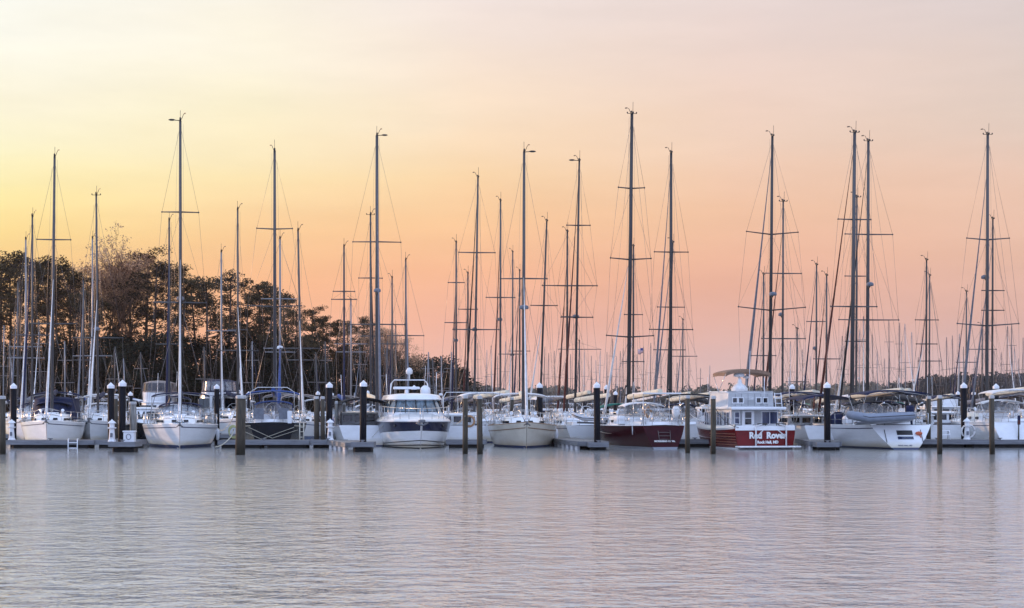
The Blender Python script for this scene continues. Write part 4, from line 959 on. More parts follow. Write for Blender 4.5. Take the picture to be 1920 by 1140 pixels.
# ------------------------------------------------------------------ sailboats behind the front row
# (mast px, top row, distance, heading, spreaders [(row, half px)], options, label)
MID = [
 (33,528,150,-84,[(668,17)],dict(boom='navyc'),'small white sailboat with short mast at the far left, behind the leftmost wooden piling'),
 (48,448,139,-80,[(650,29),(671,33)],dict(dodger='navyc',mastm='alu'),'white sailboat whose pale mast stands second from the left edge'),
 (60,405,124,-83,[(628,36)],dict(furl='navyc',boom='navyc',dodger='navyc',mastm='alum',radar=None),'white sailboat with navy furled sail, third mast from the left edge'),
 (156,525,146,-84,[(668,20),(675,20)],dict(),'white sailboat with thin mast left of the two tall black pilings'),
 (173,446,150,-82,[(667,35)],dict(mastm='alu'),'white sailboat with paler mast, just left of the clear-dodger sailboat'),
 (184,365,119,-84,[(633,46)],dict(dodger='whitec',bimini='whitec',radar=(0,.22),mastm='alum',top='tee',lean=-.14,furl='whitec',boom='navyc'),'white sailboat bow-on with pale clear dodger beside the two tall black pilings'),
 (317,412,128,-82,[(566,30),(645,24)],dict(furl='navyc',boom='navyc',bimini='navyc'),'white sailboat with navy furled sail directly behind the blue-striped front sailboat'),
 (415,472,133,-80,[(620,26)],dict(bimini='navyc',dodger='navyc',mastm='alu'),'white sailboat with navy arched bimini right of the black piling near the trawler-style cruiser'),
 (446,392,128,-78,[(618,17),(657,38)],dict(mastm='alum',bimini='navyc'),'white sailboat whose slim pale mast rises above the double-width wooden piling'),
 (525,447,127,-84,[(560,34),(653,30),(660,27)],dict(furl='bluec',furl_top=.5,furl_r=.12,boom='bluec',mastm='alu',radar=(0,.24)),'white sailboat with bright blue furled headsail beside the black-hulled boat'),
 (565,432,119,-82,[(653,37),(675,25)],dict(hull='gel',stripe='blueh',mastm='alum',lean=-.2,furl='whitec',band=(.0,.32,'blueh')),'white sailboat with blue lower hull band right of the black-hulled boat'),
 (645,462,131,-85,[(546,20),(561,23)],dict(boom='bluec',mastm='alum',furl='navyc'),'white sailboat with blue boom cover, mast between the two black pilings mid-left'),
 (658,563,158,95,[(645,30),(660,27)],dict(mastm='alu'),'small white sailboat with low pale mast between two black pilings mid-left'),
 (695,402,128,-83,[(521,22),(630,22)],dict(furl='blackc',boom='blackc',mastm='alum',top='tee'),'white sailboat with dark furled sail, mast close left of the tall radar mast'),
 (707,253,116,-84,[(453,45),(608,52)],dict(boom='creamc',radar=(548,.26),mastm='alum',top='arm',mr=.13,H=.0),'white sailboat with very tall thick mast and radar left of the motor yacht'),
 (735,521,150,97,[(645,28)],dict(mastm='alum',furl='navyc'),'white sailboat whose slim mast stands behind the motor yacht left side'),
 (742,613,185,95,[],dict(),'low-masted white sailboat nearly hidden behind the motor yacht'),
 (761,487,140,-84,[(629,34)],dict(mastm='alum',radar=None),'white sailboat with grey mast rising straight above the motor yacht'),
 (855,455,140,96,[(530,15),(605,21)],dict(radar=(640,.22),mastm='alum'),'white sailboat stern-on with radar halfway up, left of the paired wooden pilings'),
 (877,513,150,97,[(580,18)],dict(mastm='alud',furl='redfurl'),'white sailboat with rusty red furled sail between the paired wooden pilings'),
 (889,333,122,98,[(474,34),(618,43)],dict(mastm='alum',furl='blackc',bimini='whitec',boom='creamc',lean=.22,radar=(620,.2)),'white sailboat stern-on with tall leaning mast above the paired wooden pilings'),
 (938,377,135,96,[(558,27)],dict(mastm='alum',radar=(601,.22),furl='redfurl',boom='creamc'),'white sailboat with red furled sail, first mast left of the cream-hulled boat'),
 (961,473,165,95,[(664,26)],dict(mastm='alum',radar=(667,.22)),'white sailboat with low radar just left of the cream-hulled boat mast'),
 (974,508,170,97,[],dict(mastm='alud'),'white sailboat whose thin dark mast nearly touches the cream boat mast'),
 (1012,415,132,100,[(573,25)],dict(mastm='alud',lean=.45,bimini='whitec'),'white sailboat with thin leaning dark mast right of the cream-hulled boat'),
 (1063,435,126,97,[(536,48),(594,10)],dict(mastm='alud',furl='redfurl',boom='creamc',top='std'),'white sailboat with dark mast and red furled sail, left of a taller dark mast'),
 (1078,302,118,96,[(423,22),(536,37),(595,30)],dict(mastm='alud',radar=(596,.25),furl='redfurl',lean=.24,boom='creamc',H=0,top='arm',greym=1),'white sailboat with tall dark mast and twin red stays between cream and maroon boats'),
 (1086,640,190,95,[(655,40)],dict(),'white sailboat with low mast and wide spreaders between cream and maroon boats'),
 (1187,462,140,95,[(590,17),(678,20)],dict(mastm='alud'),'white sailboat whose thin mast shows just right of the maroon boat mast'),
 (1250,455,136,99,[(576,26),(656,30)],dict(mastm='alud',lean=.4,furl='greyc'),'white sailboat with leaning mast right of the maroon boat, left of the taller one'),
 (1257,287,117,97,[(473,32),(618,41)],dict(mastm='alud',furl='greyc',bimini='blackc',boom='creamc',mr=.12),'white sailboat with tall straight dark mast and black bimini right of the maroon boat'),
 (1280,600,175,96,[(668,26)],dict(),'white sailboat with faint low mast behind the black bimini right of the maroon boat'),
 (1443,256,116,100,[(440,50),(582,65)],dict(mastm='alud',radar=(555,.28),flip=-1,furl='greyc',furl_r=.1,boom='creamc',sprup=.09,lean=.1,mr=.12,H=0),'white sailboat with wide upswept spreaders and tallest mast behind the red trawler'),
 (1431,515,140,96,[],dict(mastm='alum'),'white sailboat with short mast left of the upswept-spreader mast behind the red trawler'),
 (1467,378,123,98,[(513,34),(635,42)],dict(mastm='alum',radar=(592,.22),bimini='navyc',boom='creamc',furl='redfurl',top='tee'),'white sailboat with round radar and navy bimini just right of the red trawler canopy'),
 (1494,617,150,96,[],dict(mastm='alum'),'white sailboat with short stubby mast between the red trawler and black piling'),
 (1530,497,140,97,[(603,19)],dict(mastm='alum',radar=(655,.2)),'white sailboat with thin mast left of the black piling by the dinghy boat'),
 (1549,517,138,96,[(673,25)],dict(mastm='alum',furl='redfurl'),'white sailboat whose mast stands directly behind the black piling by the dinghy boat'),
 (1605,370,125,97,[(518,23),(640,22)],dict(mastm='alum',boom='creamc',top='tee'),'white sailboat with shorter grey mast beside the dinghy boat mast'),
 (1626,265,114,98,[(440,46),(600,58)],dict(mastm='alum',radar=(537,.26),flip=-1,furl='blackc',boom='creamc',bimini='navyc',mr=.125,top='tee',H=0),'white sailboat with tall mast, radar and grey awning just right of the dinghy boat mast'),
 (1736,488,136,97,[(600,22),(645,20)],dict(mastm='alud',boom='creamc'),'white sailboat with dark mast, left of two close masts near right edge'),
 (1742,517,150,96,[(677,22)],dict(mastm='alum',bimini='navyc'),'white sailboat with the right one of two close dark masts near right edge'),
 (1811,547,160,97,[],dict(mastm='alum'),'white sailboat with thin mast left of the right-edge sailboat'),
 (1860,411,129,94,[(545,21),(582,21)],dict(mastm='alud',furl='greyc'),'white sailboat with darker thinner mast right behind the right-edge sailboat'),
 (1841,612,165,96,[(655,26)],dict(),'white sailboat with short mast and level spreaders behind the right-edge sailboat'),
]
for i, (px, top, Y, hd, sp, o, label) in enumerate(MID):
    o = dict(o); H = PZ(top, Y); rr = random.Random(i*7+3)
    Lm = max(8.2, min(12.6, H*.72)); rad = o.pop('radar', None); o.pop('H', None); o.pop('greym', None)
    if isinstance(rad, tuple): rad = (PZ(rad[0], Y), rad[1]) if rad[0] > 100 else (H*.45, rad[1])
    if 'boom' not in o: o['boom'] = rr.choice(['creamc','navyc','whitec','bluec','greyc'])
    if 'furl' not in o: o['furl'] = rr.choice(['whitec','greyc','navyc','whitec'])
    if 'bimini' not in o and rr.random() < .5: o['bimini'] = rr.choice(['navyc','whitec','navyc','taupec'])
    if 'dodger' not in o and rr.random() < .5: o['dodger'] = rr.choice(['navyc','whitec','blackc'])
    sailboat(label, 'sailboat', PX(px, Y), Y, hd, Lm, Lm*.315, rr.uniform(1.02,1.25), H, spr=spx(sp, top, Y) or ((.5,.9),), radar=rad, lvl=2 if Y < 136 else 1, seed=i,
             mr=o.pop('mr', .085), group='sailboats berthed behind the front row', boomdir=(rr.uniform(-.38,-.2) if hd > 0 else rr.uniform(-.12,.12)), pulpit=True, **o)

# ------------------------------------------------------------------ other craft of the middle ground
def outl_box(g, o1, z1, o2, z2, crown=.05): wallring(g, o1, z1, o2, z2); roofcap(g, o2, z2, crown)
def cruiser(label, cat, X, Y, head, L=9.5, B=3.3, F=1.05, hull='gel', band=None, house=(-.25,.22,.85), bridge=None, canvas=None, cover=None, arch=None, canvasz=1.0, name='cabin_cruiser', glass='glass', windows=True):
    a = R(head); r = thing(name, label, cat, (X, Y, 0), a, 'powerboats among the sailboats')
    h = Hull(L, B, F, tr=.92, rake_b=.8, e_mid=.14, e_bow=.5, D=.35, sheer=.25, full=2.5, xm=.38, rake_s=.05)
    h.mesh(16, 7).build('hull', M[hull], r); h.deck(16).build('deck', M['deck'], r); h.band(-.05,.09,n=16).build('boot_stripe', M['stripe'], r)
    if band: h.band(lambda t: h.sheer(t)*band[0], lambda t: h.sheer(t)*band[1], n=16).build('hull_band', M[band[2]], r)
    g = MB(); h.toerail(.045).v; 
    h.toerail(.045).build('rub_rail', M['dark'] if hull != 'gel' else M['greyc'], r)
    d0 = h.sheer(.5)-.05; xa, xf, hh = house[0]*L, house[1]*L, house[2]
    w_ = B*.37; o1 = outline(xa, xf, w_, w_*.97, 6, 3.5); o2 = outline(xa, xf-.45, w_*.93, w_*.9, 6, 3.5)
    zt = d0+hh
    if hh > 0:
        g = MB(); wallring(g, o1, d0-.1, o2, zt, sm=False); q = g.add([(xa,w_,d0-.1),(xa,-w_,d0-.1),(xa,-w_*.93,zt),(xa,w_*.93,zt)]); g.face((q,q+1,q+2,q+3)); roofcap(g, [(x+(.12 if x > 0 else -.15), y*1.06) for x, y in o2], zt, .06, .05); g.build('deckhouse', M['gel'], r)
        if windows:
            zw = d0+hh*.62; hw = hh*.42
            for s_ in (1,-1):
                n = 3
                for k in range(n):
                    xc = xa+(xf-xa)*(.14+.24*k); g = MB(); g.bbox((xc, s_*w_*.972, zw), ((xf-xa)*.2, .05, hw), .02); g.build('window', M[glass], r)
            k = .5
            for yy in (-.6,0,.6):
                g = MB(); x = xf-.05-.26*1.0*0.5-.45*.3; i = g.add([(xf-.22-.0*abs(yy), yy*w_-.25*w_, d0+hh*.45),(xf-.22, yy*w_+.25*w_, d0+hh*.45),(xf-.40, yy*w_+.25*w_, d0+hh*.86),(xf-.40, yy*w_-.25*w_, d0+hh*.86)])
                j = g.add([Vector(v)-Vector((.3,0,0)) for v in g.v[i:i+4]])
                g.face((i,i+1,i+2,i+3)); g.face((j+3,j+2,j+1,j)); [g.face((i+q,j+q,j+(q+1)%4,i+(q+1)%4)) for q in range(4)]; g.build('windscreen', M[glass], r)
                g = MB(); g.bbox((xa-.012, yy*w_*.95, zw), (.03, w_*.42, hw*1.15), .01); g.build('window', M[glass], r)
    if bridge:
        bh, bcan, bm = bridge; b1 = outline(xa+.3, xf-1.1, w_*.88, w_*.85, 6, 3); b2 = outline(xa+.3, xf-1.0, w_*.9, w_*.88, 6, 3)
        g = MB(); wallring(g, b1, zt+.08, b2, zt+.08+bh); g.build('flybridge', M['gel'], r)
        z2 = zt+.08+bh; ct = z2+bcan
        if bcan:
            g = MB(); wallring(g, [(x,y*.97) for x,y in b2], z2, [(x*.98,y*.9) for x,y in b2], ct-.1); g.build('bridge_enclosure', M['vinyld' if bm == 'taupec' else 'vinyl'], r)
            g = MB(); roofcap(g, [(x*.98,y*.92) for x,y in b2], ct-.12, .16, .04); wallring(g, [(x,y*.975) for x,y in b2], z2-.02, [(x,y*.972) for x,y in b2], z2+.1); g.build('bridge_canopy', M[bm], r)
            g = MB()
            for j in range(0, len(b2), 2): g.tube([(b2[j][0],b2[j][1]*.975,z2),(b2[j][0]*.98,b2[j][1]*.905,ct-.1)], .03, 4)
            g.build('canopy_frame', M[bm], r)
    if canvas:
        zc = d0+canvasz; 
        arch_sheet(-L*.46, xa+.3, B*.40, zc, .35).build('cockpit_canopy', M[canvas], r)
        g = MB()
        for s_ in (1,-1):
            rows = [[Vector((-L*.46+(xa+.3+L*.46)*i/4, s_*B*.40, z)) for i in range(5)] for z in (d0, zc+.08)]
            g.sheet(rows, .01)
        g.build('side_curtain', M['vinyld'], r)
        g = MB()
        for i in range(4):
            x = -L*.46+(xa+.3+L*.46)*i/3; g.tube([(x,B*.405,d0),(x,B*.40,zc+.1),(x,0,zc+.36),(x,-B*.40,zc+.1),(x,-B*.405,d0)], .02, 4)
        g.build('canopy_frame', M[canvas], r)
    if arch:
        g = MB(); ax, az = arch
        pts = [(ax,B*.40,d0),(ax-.2,B*.37,az-.25),(ax-.25,B*.30,az),(ax-.25,-B*.30,az),(ax-.2,-B*.37,az-.25),(ax,-B*.40,d0)]; g.tube(pts, .035, 6)
        g.tube([(ax+1.2,B*.38,az-.7),(ax-.22,B*.34,az-.08)], .02, 5); g.tube([(ax+1.2,-B*.38,az-.7),(ax-.22,-B*.34,az-.08)], .02, 5); g.build('radar_arch', M['plast'], r)
        g = MB(); g.lathe([(.05,0),(.05,.35),(.20,.40),(.22,.6),(.13,.75),(.02,.8)], (ax-.25,0,az), 12); g.build('radar_dome', M['plast'], r)
    if cover:
        g = MB(); o1 = outline(-L*.46, L*.30, B*.43, B*.36, 8, 3); o2 = outline(-L*.40, L*.16, B*.10, B*.10, 8, 3); om = outline(-L*.44, L*.25, B*.30, B*.26, 8, 3)
        g.loft([[Vector((x,y,d0-.02)) for x,y in o1],[Vector((x,y,d0+.42)) for x,y in om],[Vector((x,y,d0+.85)) for x,y in o2]], closed=True, sm=False); i = len(g.v)-len(o2); g.face(range(i, i+len(o2))); g.build('boat_cover', M[cover], r)
    g = MB()
    for s_ in (1,-1):
        top = []
        for i in range(6):
            t = .60+.38*i/5; p = h.P(t, h.sheer(t), s_); p.y -= s_*.06; g.tube([p, p+Vector((0,0,.55))], .014, 4); top.append(p+Vector((0,0,.55)))
        top.append(Vector((top[-1].x+.2,0,top[-1].z))); g.tube(top, .016, 4)
    g.build('bow_rail', M['steel'], r)
    g = MB(); g.tube([(xa+.2,B*.3,zt),(xa+.1,B*.33,zt+2.2)], .012, 4); g.build('antenna', M['plast'], r)
    return r, h, d0
Y = 132; cruiser('white flybridge cruiser with tan bridge enclosure left of the blue-striped sailboat', 'cabin cruiser', PX(298,Y), Y, -82, 11, 3.5, 1.25, house=(-.25,.2,1.25), bridge=(.62,.75,'taupec'))
Y = 118; cruiser('small white pilothouse boat between the wooden pilings and blue-striped sailboat', 'pilothouse boat', PX(270,Y), Y, -86, 7, 2.4, .95, hull='black', house=(-.1,.25,1.15), name='pilothouse_boat')
Y = 136; cruiser('tall white trawler-style cruiser with clear bridge screens behind the slim pale masts', 'cabin cruiser', PX(411,Y), Y, -84, 12, 4.0, 1.3, house=(-.35,.25,1.75), bridge=(.12,.85,'navyc'))
Y = 110; cruiser('white express cruiser with black canvas canopy left of the motor yacht', 'cabin cruiser', PX(672,Y), Y, 99, 9.5, 3.1, 1.1, house=(-.05,.28,.75), canvas='blackc', canvasz=1.25, name='express_cruiser')
Y = 122; cruiser('white fishing boat with tall radar arch directly behind the motor yacht', 'fishing boat', PX(768,Y), Y, -86, 9.5, 3.2, 1.3, house=(-.2,.22,1.35), arch=(-1.0,PZ(712,122)), name='fishing_boat')
Y = 119; r_, h_, d_ = cruiser('grey-transomed powerboat stern-on behind the right-hand wooden piling', 'powerboat', PX(1768,Y), Y, 93, 8.5, 2.9, 1.15, hull='greyh', house=(.0,.3,.7), name='powerboat')
Y = 124; cruiser('white powerboat under a pale peaked cover near the right-hand wooden pilings', 'powerboat', PX(1722,Y), Y, 95, 8, 2.8, 1.0, cover='whitec', house=(0,.2,0), windows=False, name='powerboat')
Y = 140; cruiser('white powerboat with small flybridge behind the navy bimini at right', 'cabin cruiser', PX(1756,Y), Y, 98, 9.5, 3.1, 1.2, house=(-.2,.2,1.0), bridge=(.5,0,'gel'))
Y = 121; cruiser('white powerboat with teal green canopy left of the maroon sailboat', 'powerboat', PX(1160,Y), Y, -88, 8.5, 2.9, 1.1, house=(-.05,.25,.5), canvas='greenc', canvasz=.95, name='powerboat')
Y = 126; cruiser('white powerboat under grey cover between the wooden pilings left of the red trawler', 'powerboat', PX(1303,Y), Y, 96, 8.5, 2.9, 1.0, cover='greyc', house=(0,.2,0), windows=False, name='powerboat')
Y = 150; cruiser('white flybridge boat with tall radar post behind the left of the red trawler', 'cabin cruiser', PX(1342,Y), Y, 96, 9.5, 3.1, 1.2, house=(-.2,.2,1.1), bridge=(.55,0,'gel'))
Y = 127; cruiser('white powerboat with blue cover between the two mid-left black pilings', 'powerboat', PX(640,Y), Y, -85, 7.5, 2.6, .95, cover='bluec', house=(0,.2,0), windows=False, name='powerboat')
Y = 108; r_, h_, d_ = cruiser('white catamaran-style cruiser with navy bimini between the red trawler and black piling', 'cabin cruiser', PX(1512,Y), Y, 97, 9.0, 3.0, 1.1, house=(.0,.28,.6), canvas=None, name='powerboat')
arch_sheet(-4.3, -.2, 1.35, d_+1.45, .30).build('bimini', M['navyc'], r_)
g = MB()
for s_ in (1,-1):
    for x in (-4.1,-2.2,-.4): g.tube([(-2.2,s_*1.33,d_),(x,s_*1.33,d_+1.5)], .018, 4)
g.build('bimini_frame', M['steel'], r_)
g = MB(); g.lathe([(.05,-.03),(.52,0),(.52,.05),(.05,.1)], (0,0,0), 14)
o_ = g.build('round_cover', M['navyc'], r_, (-4.2,-.6,d_+.35)); o_.rotation_euler = (0, R(-80), 0)
text(r_, 'lettering', 'O', M['lettd'], .34, Vector((h_.x(0,.6)-.03,-.6,.6)), (0,-1,0), (0,0,1), 0, .002)
Y = 116; r_, h_, d_ = cruiser('white sailing-style powerboat stern-on right of the dinghy boat', 'powerboat', PX(1718,112), 112, 96, 9, 3.0, 1.1, house=(0,.28,.6), name='powerboat')
Y = 113; r_, h_, d_ = cruiser('small white open launch left of the paired wooden pilings beside the motor yacht', 'launch', PX(858,Y), Y, 96, 8.0, 2.8, 1.05, house=(.02,.28,.7), name='launch')
g = MB(); c = Vector((-4.0,-.35,d_+.35)); g.tube([c+Vector((0,.3*math.cos(q*.4488),.3*math.sin(q*.4488))) for q in range(15)], .06, 6); g.build('life_ring', M['ring'], r_)
g = MB(); g.tube([(-3.8,1.1,d_),(-3.7,1.1,d_+1.7),(-3.2,.9,d_+2.0),(-3.2,-.9,d_+2.0),(-3.7,-1.1,d_+1.7),(-3.8,-1.1,d_)], .03, 5); g.build('radar_arch', M['steel'], r_)
dinghy('pale grey inflatable dinghy on edge beside the cream-hulled sailboat', at(1109, 787, 107.5), R(176), .62, 'rubberl', False, R(0))
# long grey awning rigged across the stern of the boat beside the dinghy
def awning(label, pxa, pxb, pya, pyb, Y, m):
    r = thing('boom_tent', label, 'awning', (0,0,0)); g = MB(); rows = []
    for i in range(7):
        k = i/6; c = at(pxa+(pxb-pxa)*k, pya+(pyb-pya)*k, Y)+Vector((0,0,.35*math.sin(k*math.pi)**.8-.1))
        rows.append([c+Vector((0,d,-.28*abs(d)/1.4)) for d in (-1.4,-.7,0,.7,1.4)])
    g.sheet(rows, .03); g.build('canvas', M[m], r)
    g = MB()
    for k in (0,3,6):
        c = rows[k]; g.tube(c, .02, 4)
    for k in (1,5): g.tube([rows[k][2], Vector((rows[k][2].x, rows[k][2].y, 1.2))], .02, 4)
    g.build('batten', M['steel'], r)
awning('long dark grey awning stretched behind the dinghy boat bimini', 1612, 1738, 745, 749, 113.5, 'blackc')
awning('dark awning stretched between the maroon sailboat and the red trawler', 1256, 1336, 748, 750, 119, 'blackc')

# ------------------------------------------------------------------ far masts and their boats
FAR = [(897,643),(912,656),(922,648),(933,667),(947,640),(1020,650),(1029,662),(1041,658),(1050,661),(1058,680),(1070,664),(1096,656),(1109,667),(1118,675),(1124,658),(1138,660),(1146,635),
 (1154,668),(1161,658),(1168,653),(1177,668),(1195,664),(1206,650),(1219,643),(1230,668),(1240,660),(1268,680),(1292,672),(1312,690),(1330,685),
 (1480,640),(1505,655),(1520,668),(1577,630),(1584,648),(1611,618),(1618,593),(1638,627),(1646,655),(1657,672),(1668,600),(1685,605),(1690,640),(1698,607),(1712,623),(1722,670),(1762,672),(1775,632),(1786,629),(1798,626),(1807,650),(1826,668),(1863,655),(1878,660),(1887,612),(1896,608),(1903,650),(1911,672),(1918,633),
 (6,610),(20,640),(76,600),(122,640),(214,650),(236,672),(268,660),(385,650),(474,640),(596,660),(612,640),(676,650),(722,640),(800,660),(815,672),(828,668),(843,660)]
LM = [(0,'the left edge'),(100,'the navy-dodger sailboat mast'),(338,'the blue-striped sailboat mast'),(516,'the black-hulled sailboat mast'),(707,'the tall radar mast'),(889,'the leaning mast above the paired pilings'),(981,'the cream sailboat mast'),(1080,'the dark twin-stay mast'),(1180,'the maroon sailboat mast'),
      (1257,'the mast right of the maroon boat'),(1443,'the upswept-spreader mast'),(1598,'the dinghy boat mast'),(1736,'the dark mast near the right edge'),(1850,'the right-edge sailboat mast'),(1921,'the right edge')]
SHORT = {'the navy-dodger sailboat mast':'navy-dodger mast','the blue-striped sailboat mast':'blue-striped sailboat','the black-hulled sailboat mast':'black-hulled boat','the tall radar mast':'tall radar mast','the leaning mast above the paired pilings':'leaning tall mast',
 'the cream sailboat mast':'cream sailboat','the dark twin-stay mast':'twin-stay mast','the maroon sailboat mast':'maroon sailboat','the mast right of the maroon boat':'black-bimini mast','the upswept-spreader mast':'upswept-spreader mast','the dinghy boat mast':'dinghy boat','the dark mast near the right edge':'paired dark masts','the right-edge sailboat mast':'right-edge sailboat','the left edge':'left edge','the right edge':'right edge'}
cnt = {}
rf = random.Random(77)
for px, top in sorted(FAR):
    k = max(i for i in range(len(LM)-1) if LM[i][0] <= px); cnt[k] = cnt.get(k, 0)+1
    Hm = rf.uniform(13.5, 16.5); Y = FPX*(Hm-EYE)/(HZ-top); Y = max(175, min(480, Y)) if px > 860 else max(150, min(200, Y)); H = PZ(top, Y)
    L_ = max(8, min(12.5, H*.72)); flag = px == 1206
    rr_ = sailboat('distant sailboat, %s thin mast rightward between %s and %s' % (ORD[cnt[k]-1], SHORT[LM[k][1]], SHORT[LM[k+1][1]]), 'sailboat', PX(px, Y), Y, rf.choice((1,-1))*90+rf.uniform(-12,12), L_, L_*.32, rf.uniform(1.0,1.25), H,
             spr=((.52,1.0),(.78,.75)) if rf.random() < .45 else ((.6,.95),), lvl=0, seed=px, mr=.085, boom=rf.choice(['creamc','navyc','whitec','bluec','greenc','whitec']), furl=rf.choice([None,'whitec','greyc','navyc']), radar=(H*.45,.26) if rf.random() < .22 else None,
             mastm=rf.choice(['alum','alum','alu']), group='distant sailboats of the marina', bimini=rf.choice([None,'navyc','whitec']), dodger=None, hull=rf.choice(['gel','gel','gel','navy','cream']), lean=rf.uniform(-.25,.25))
    if flag:
        g = MB(); mp_ = rr_[3]; z = H*.98; n = 6
        g.sheet([[mp_(z-q)+Vector((0,.1+.5*i/n*2.2+0, .12*math.sin(i*1.3)-.05*i)) for i in range(n+1)] for q in (0,.35,.7,1.05)], .02); g.build('flag', M['flagr'], rr_[0])
        g = MB(); g.box(mp_(z-.25)+Vector((-.0,.4,0)), (.06,.5,.5)); g.build('flag_canton', M['flagb'], rr_[0])

# ------------------------------------------------------------------ docks
def dock(label, x0, x1, y0, y1, z=.42, gap=2.4, ends=True, name='floating_dock', lip=True, ladder=None):
    cx, cy = (x0+x1)/2, (y0+y1)/2; r = thing(name, label, 'dock', (cx, cy, 0)); w_, d = x1-x0, y1-y0
    g = MB(); g.box((0,0,z-.03), (w_-.1, d-.1, .06)); g.build('deck', M['dockd'], r)
    g = MB()
    for s_ in (1,-1):
        g.box((0, s_*(d/2-.03), z-.11), (w_, .08, .24)); g.box((s_*(w_/2-.03), 0, z-.108), (.08, d-.17, .236))
    g.build('rub_board', M['dockf'], r)
    n = max(1, int(max(w_, d)/gap))
    for i in range(n):
        g = MB()
        if w_ >= d: g.bbox((-w_/2+w_*(i+.5)/n, 0, .02), (w_/n*.86, d-.3, .42), .05)
        else: g.bbox((0, -d/2+d*(i+.5)/n, .02), (w_-.25, d/n*.62, .42), .05)
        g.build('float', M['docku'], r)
    for i in range(max(1, int(w_/2.6))):
        g = MB(); x = -w_/2+w_*(i+.5)/max(1, int(w_/2.6)); y = -d/2+.18
        g.tube([(x-.13,y,z+.09),(x+.13,y,z+.09)], .022, 5); g.bbox((x,y,z+.035), (.12,.06,.08), .01); g.build('cleat', M['anchor'], r)
    return r
def Yd(py_bottom): return FPX*EYE/(py_bottom-HZ)
DA = 100.6
dock('long floating dock at far left crossing in front of the navy-dodger sailboat', PX(10,DA), PX(176,DA), DA, DA+1.9)
dock('short floating dock link left of the two tall black pilings', PX(176.5,DA), PX(262,DA), DA+.2, DA+2.1, gap=5)
dock('stubby dock end carrying the tall black piling and dock box at left', PX(206,92), PX(256,92), 91.6, 93.4, .50, 1.5)
dock('long floating dock crossing in front of the black-hulled sailboat', PX(408,DA), PX(580,DA), DA, DA+1.9)
dock('short floating dock between the double-width piling boat and the mid-left black piling', PX(581,DA), PX(646,DA), DA+.1, DA+2.0, gap=4)
def finger(label, pxn, Yn, pxf, Yf, wd=1.5):
    a = Vector((PX(pxn,Yn), Yn, 0)); b = Vector((PX(pxf,Yf), Yf, 0)); d = b-a; r = thing('finger_pier', label, 'dock', (a+b)/2, math.atan2(d.y, d.x)-math.pi/2); Ln = d.length
    g = MB(); g.box((0,0,.39), (wd-.1, Ln-.1, .06)); g.build('deck', M['dockd'], r)
    g = MB()
    for s_ in (1,-1): g.box((s_*(wd/2-.03),0,.31), (.08,Ln,.24)); g.box((0,s_*(Ln/2-.03),.308), (wd-.17,.08,.236))
    g.build('rub_board', M['dockf'], r)
    n = max(2, int(Ln/1.5))
    for i in range(n):
        for s_ in (1,-1):
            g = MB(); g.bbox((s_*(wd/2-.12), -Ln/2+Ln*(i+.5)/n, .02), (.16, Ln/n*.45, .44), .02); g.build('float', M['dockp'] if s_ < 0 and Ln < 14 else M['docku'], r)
    return r
finger('finger pier with pale slatted side running to the mid-left black piling', 676, 93.9, 640, 101.0, 1.5)
dock('dock end around the mid-left black piling beside the motor yacht', PX(659,92.5), PX(702,92.5), 92.0, 93.6, .48, 1.5)
dock('floating dock behind the paired wooden pilings', PX(836,101.5), PX(912,101.5), 101.5, 103.3)
finger('finger pier from the cream sailboat to the centre black piling', 1112, 97.2, 1052, 108.5, 1.6)
dock('dock end around the centre black piling left of the maroon hull', PX(1103,96), PX(1141,96), 95.7, 97.1, .40, 1.4)
dock('floating dock between the maroon sailboat and the red trawler', PX(1262,103), PX(1345,103), 103, 104.8)
finger('finger pier between the red trawler and the dinghy boat', 1548, 97.2, 1508, 108.5, 1.6)
dock('dock end around the black piling left of the dinghy boat', PX(1530,96), PX(1572,96), 95.7, 97.1, .40, 1.4)
dock('long floating dock at right crossing in front of the right-edge sailboat', PX(1700,102), PX(1935,102), 102, 104, gap=2.9)
dock('main walkway behind the front boats, left part', -34, -14.3, 121.5, 123.6, gap=3)
dock('main walkway behind the front boats, middle part', -14.2, 11.9, 121.5, 123.6, gap=3)
dock('main walkway behind the front boats, right part', 12, 36, 121.5, 123.6, gap=3)

# ------------------------------------------------------------------ pilings
def piling(label, px, top, Y, wpx, kind='black', group=None, tilt=0.0):
    r_ = wpx*Y/FPX/2; H = PZ(top, Y); base = thing('piling', label, 'piling', (PX(px,Y), Y, 0), 0, group); rq = random.Random(int(px)); base.rotation_euler = (R(rq.uniform(-.8,.8)), R(rq.uniform(-.7,.7)), rq.uniform(0,6))
    g = MB()
    if kind == 'black':
        z = H-r_*1.15
        g.tube([(0,0,-.8),(0,0,z)], r_, 14); g.build('shaft', M['pileb'], base)
        g = MB(); g.lathe([(r_*1.06, z-.12),(r_*1.12, z-.10),(r_*1.12, z+.03),(r_*.6, z+r_*.62),(.01, H)], (0,0,0), 16, sm=False); g.build('cap', M['cap'], base)
    else:
        z = H-.09; pts = [(0,0,-.8),(math.sin(px)*.015,0,z*.5),(0,0,z)]
        g.tube(pts, [r_*1.04, r_, r_*.97], 12); g.build('shaft', M['pilew' if kind == 'wood' else 'pileg'], base)
        g = MB(); g.lathe([(r_*1.08,z-.06),(r_*1.1,z+.04),(r_*.9,z+.085),(.02,H)], (0,0,0), 14, sm=False); g.build('cap', M['capf'], base)
    return base
BK = 'black pilings with white conical caps'; WD = 'weathered wooden mooring pilings'
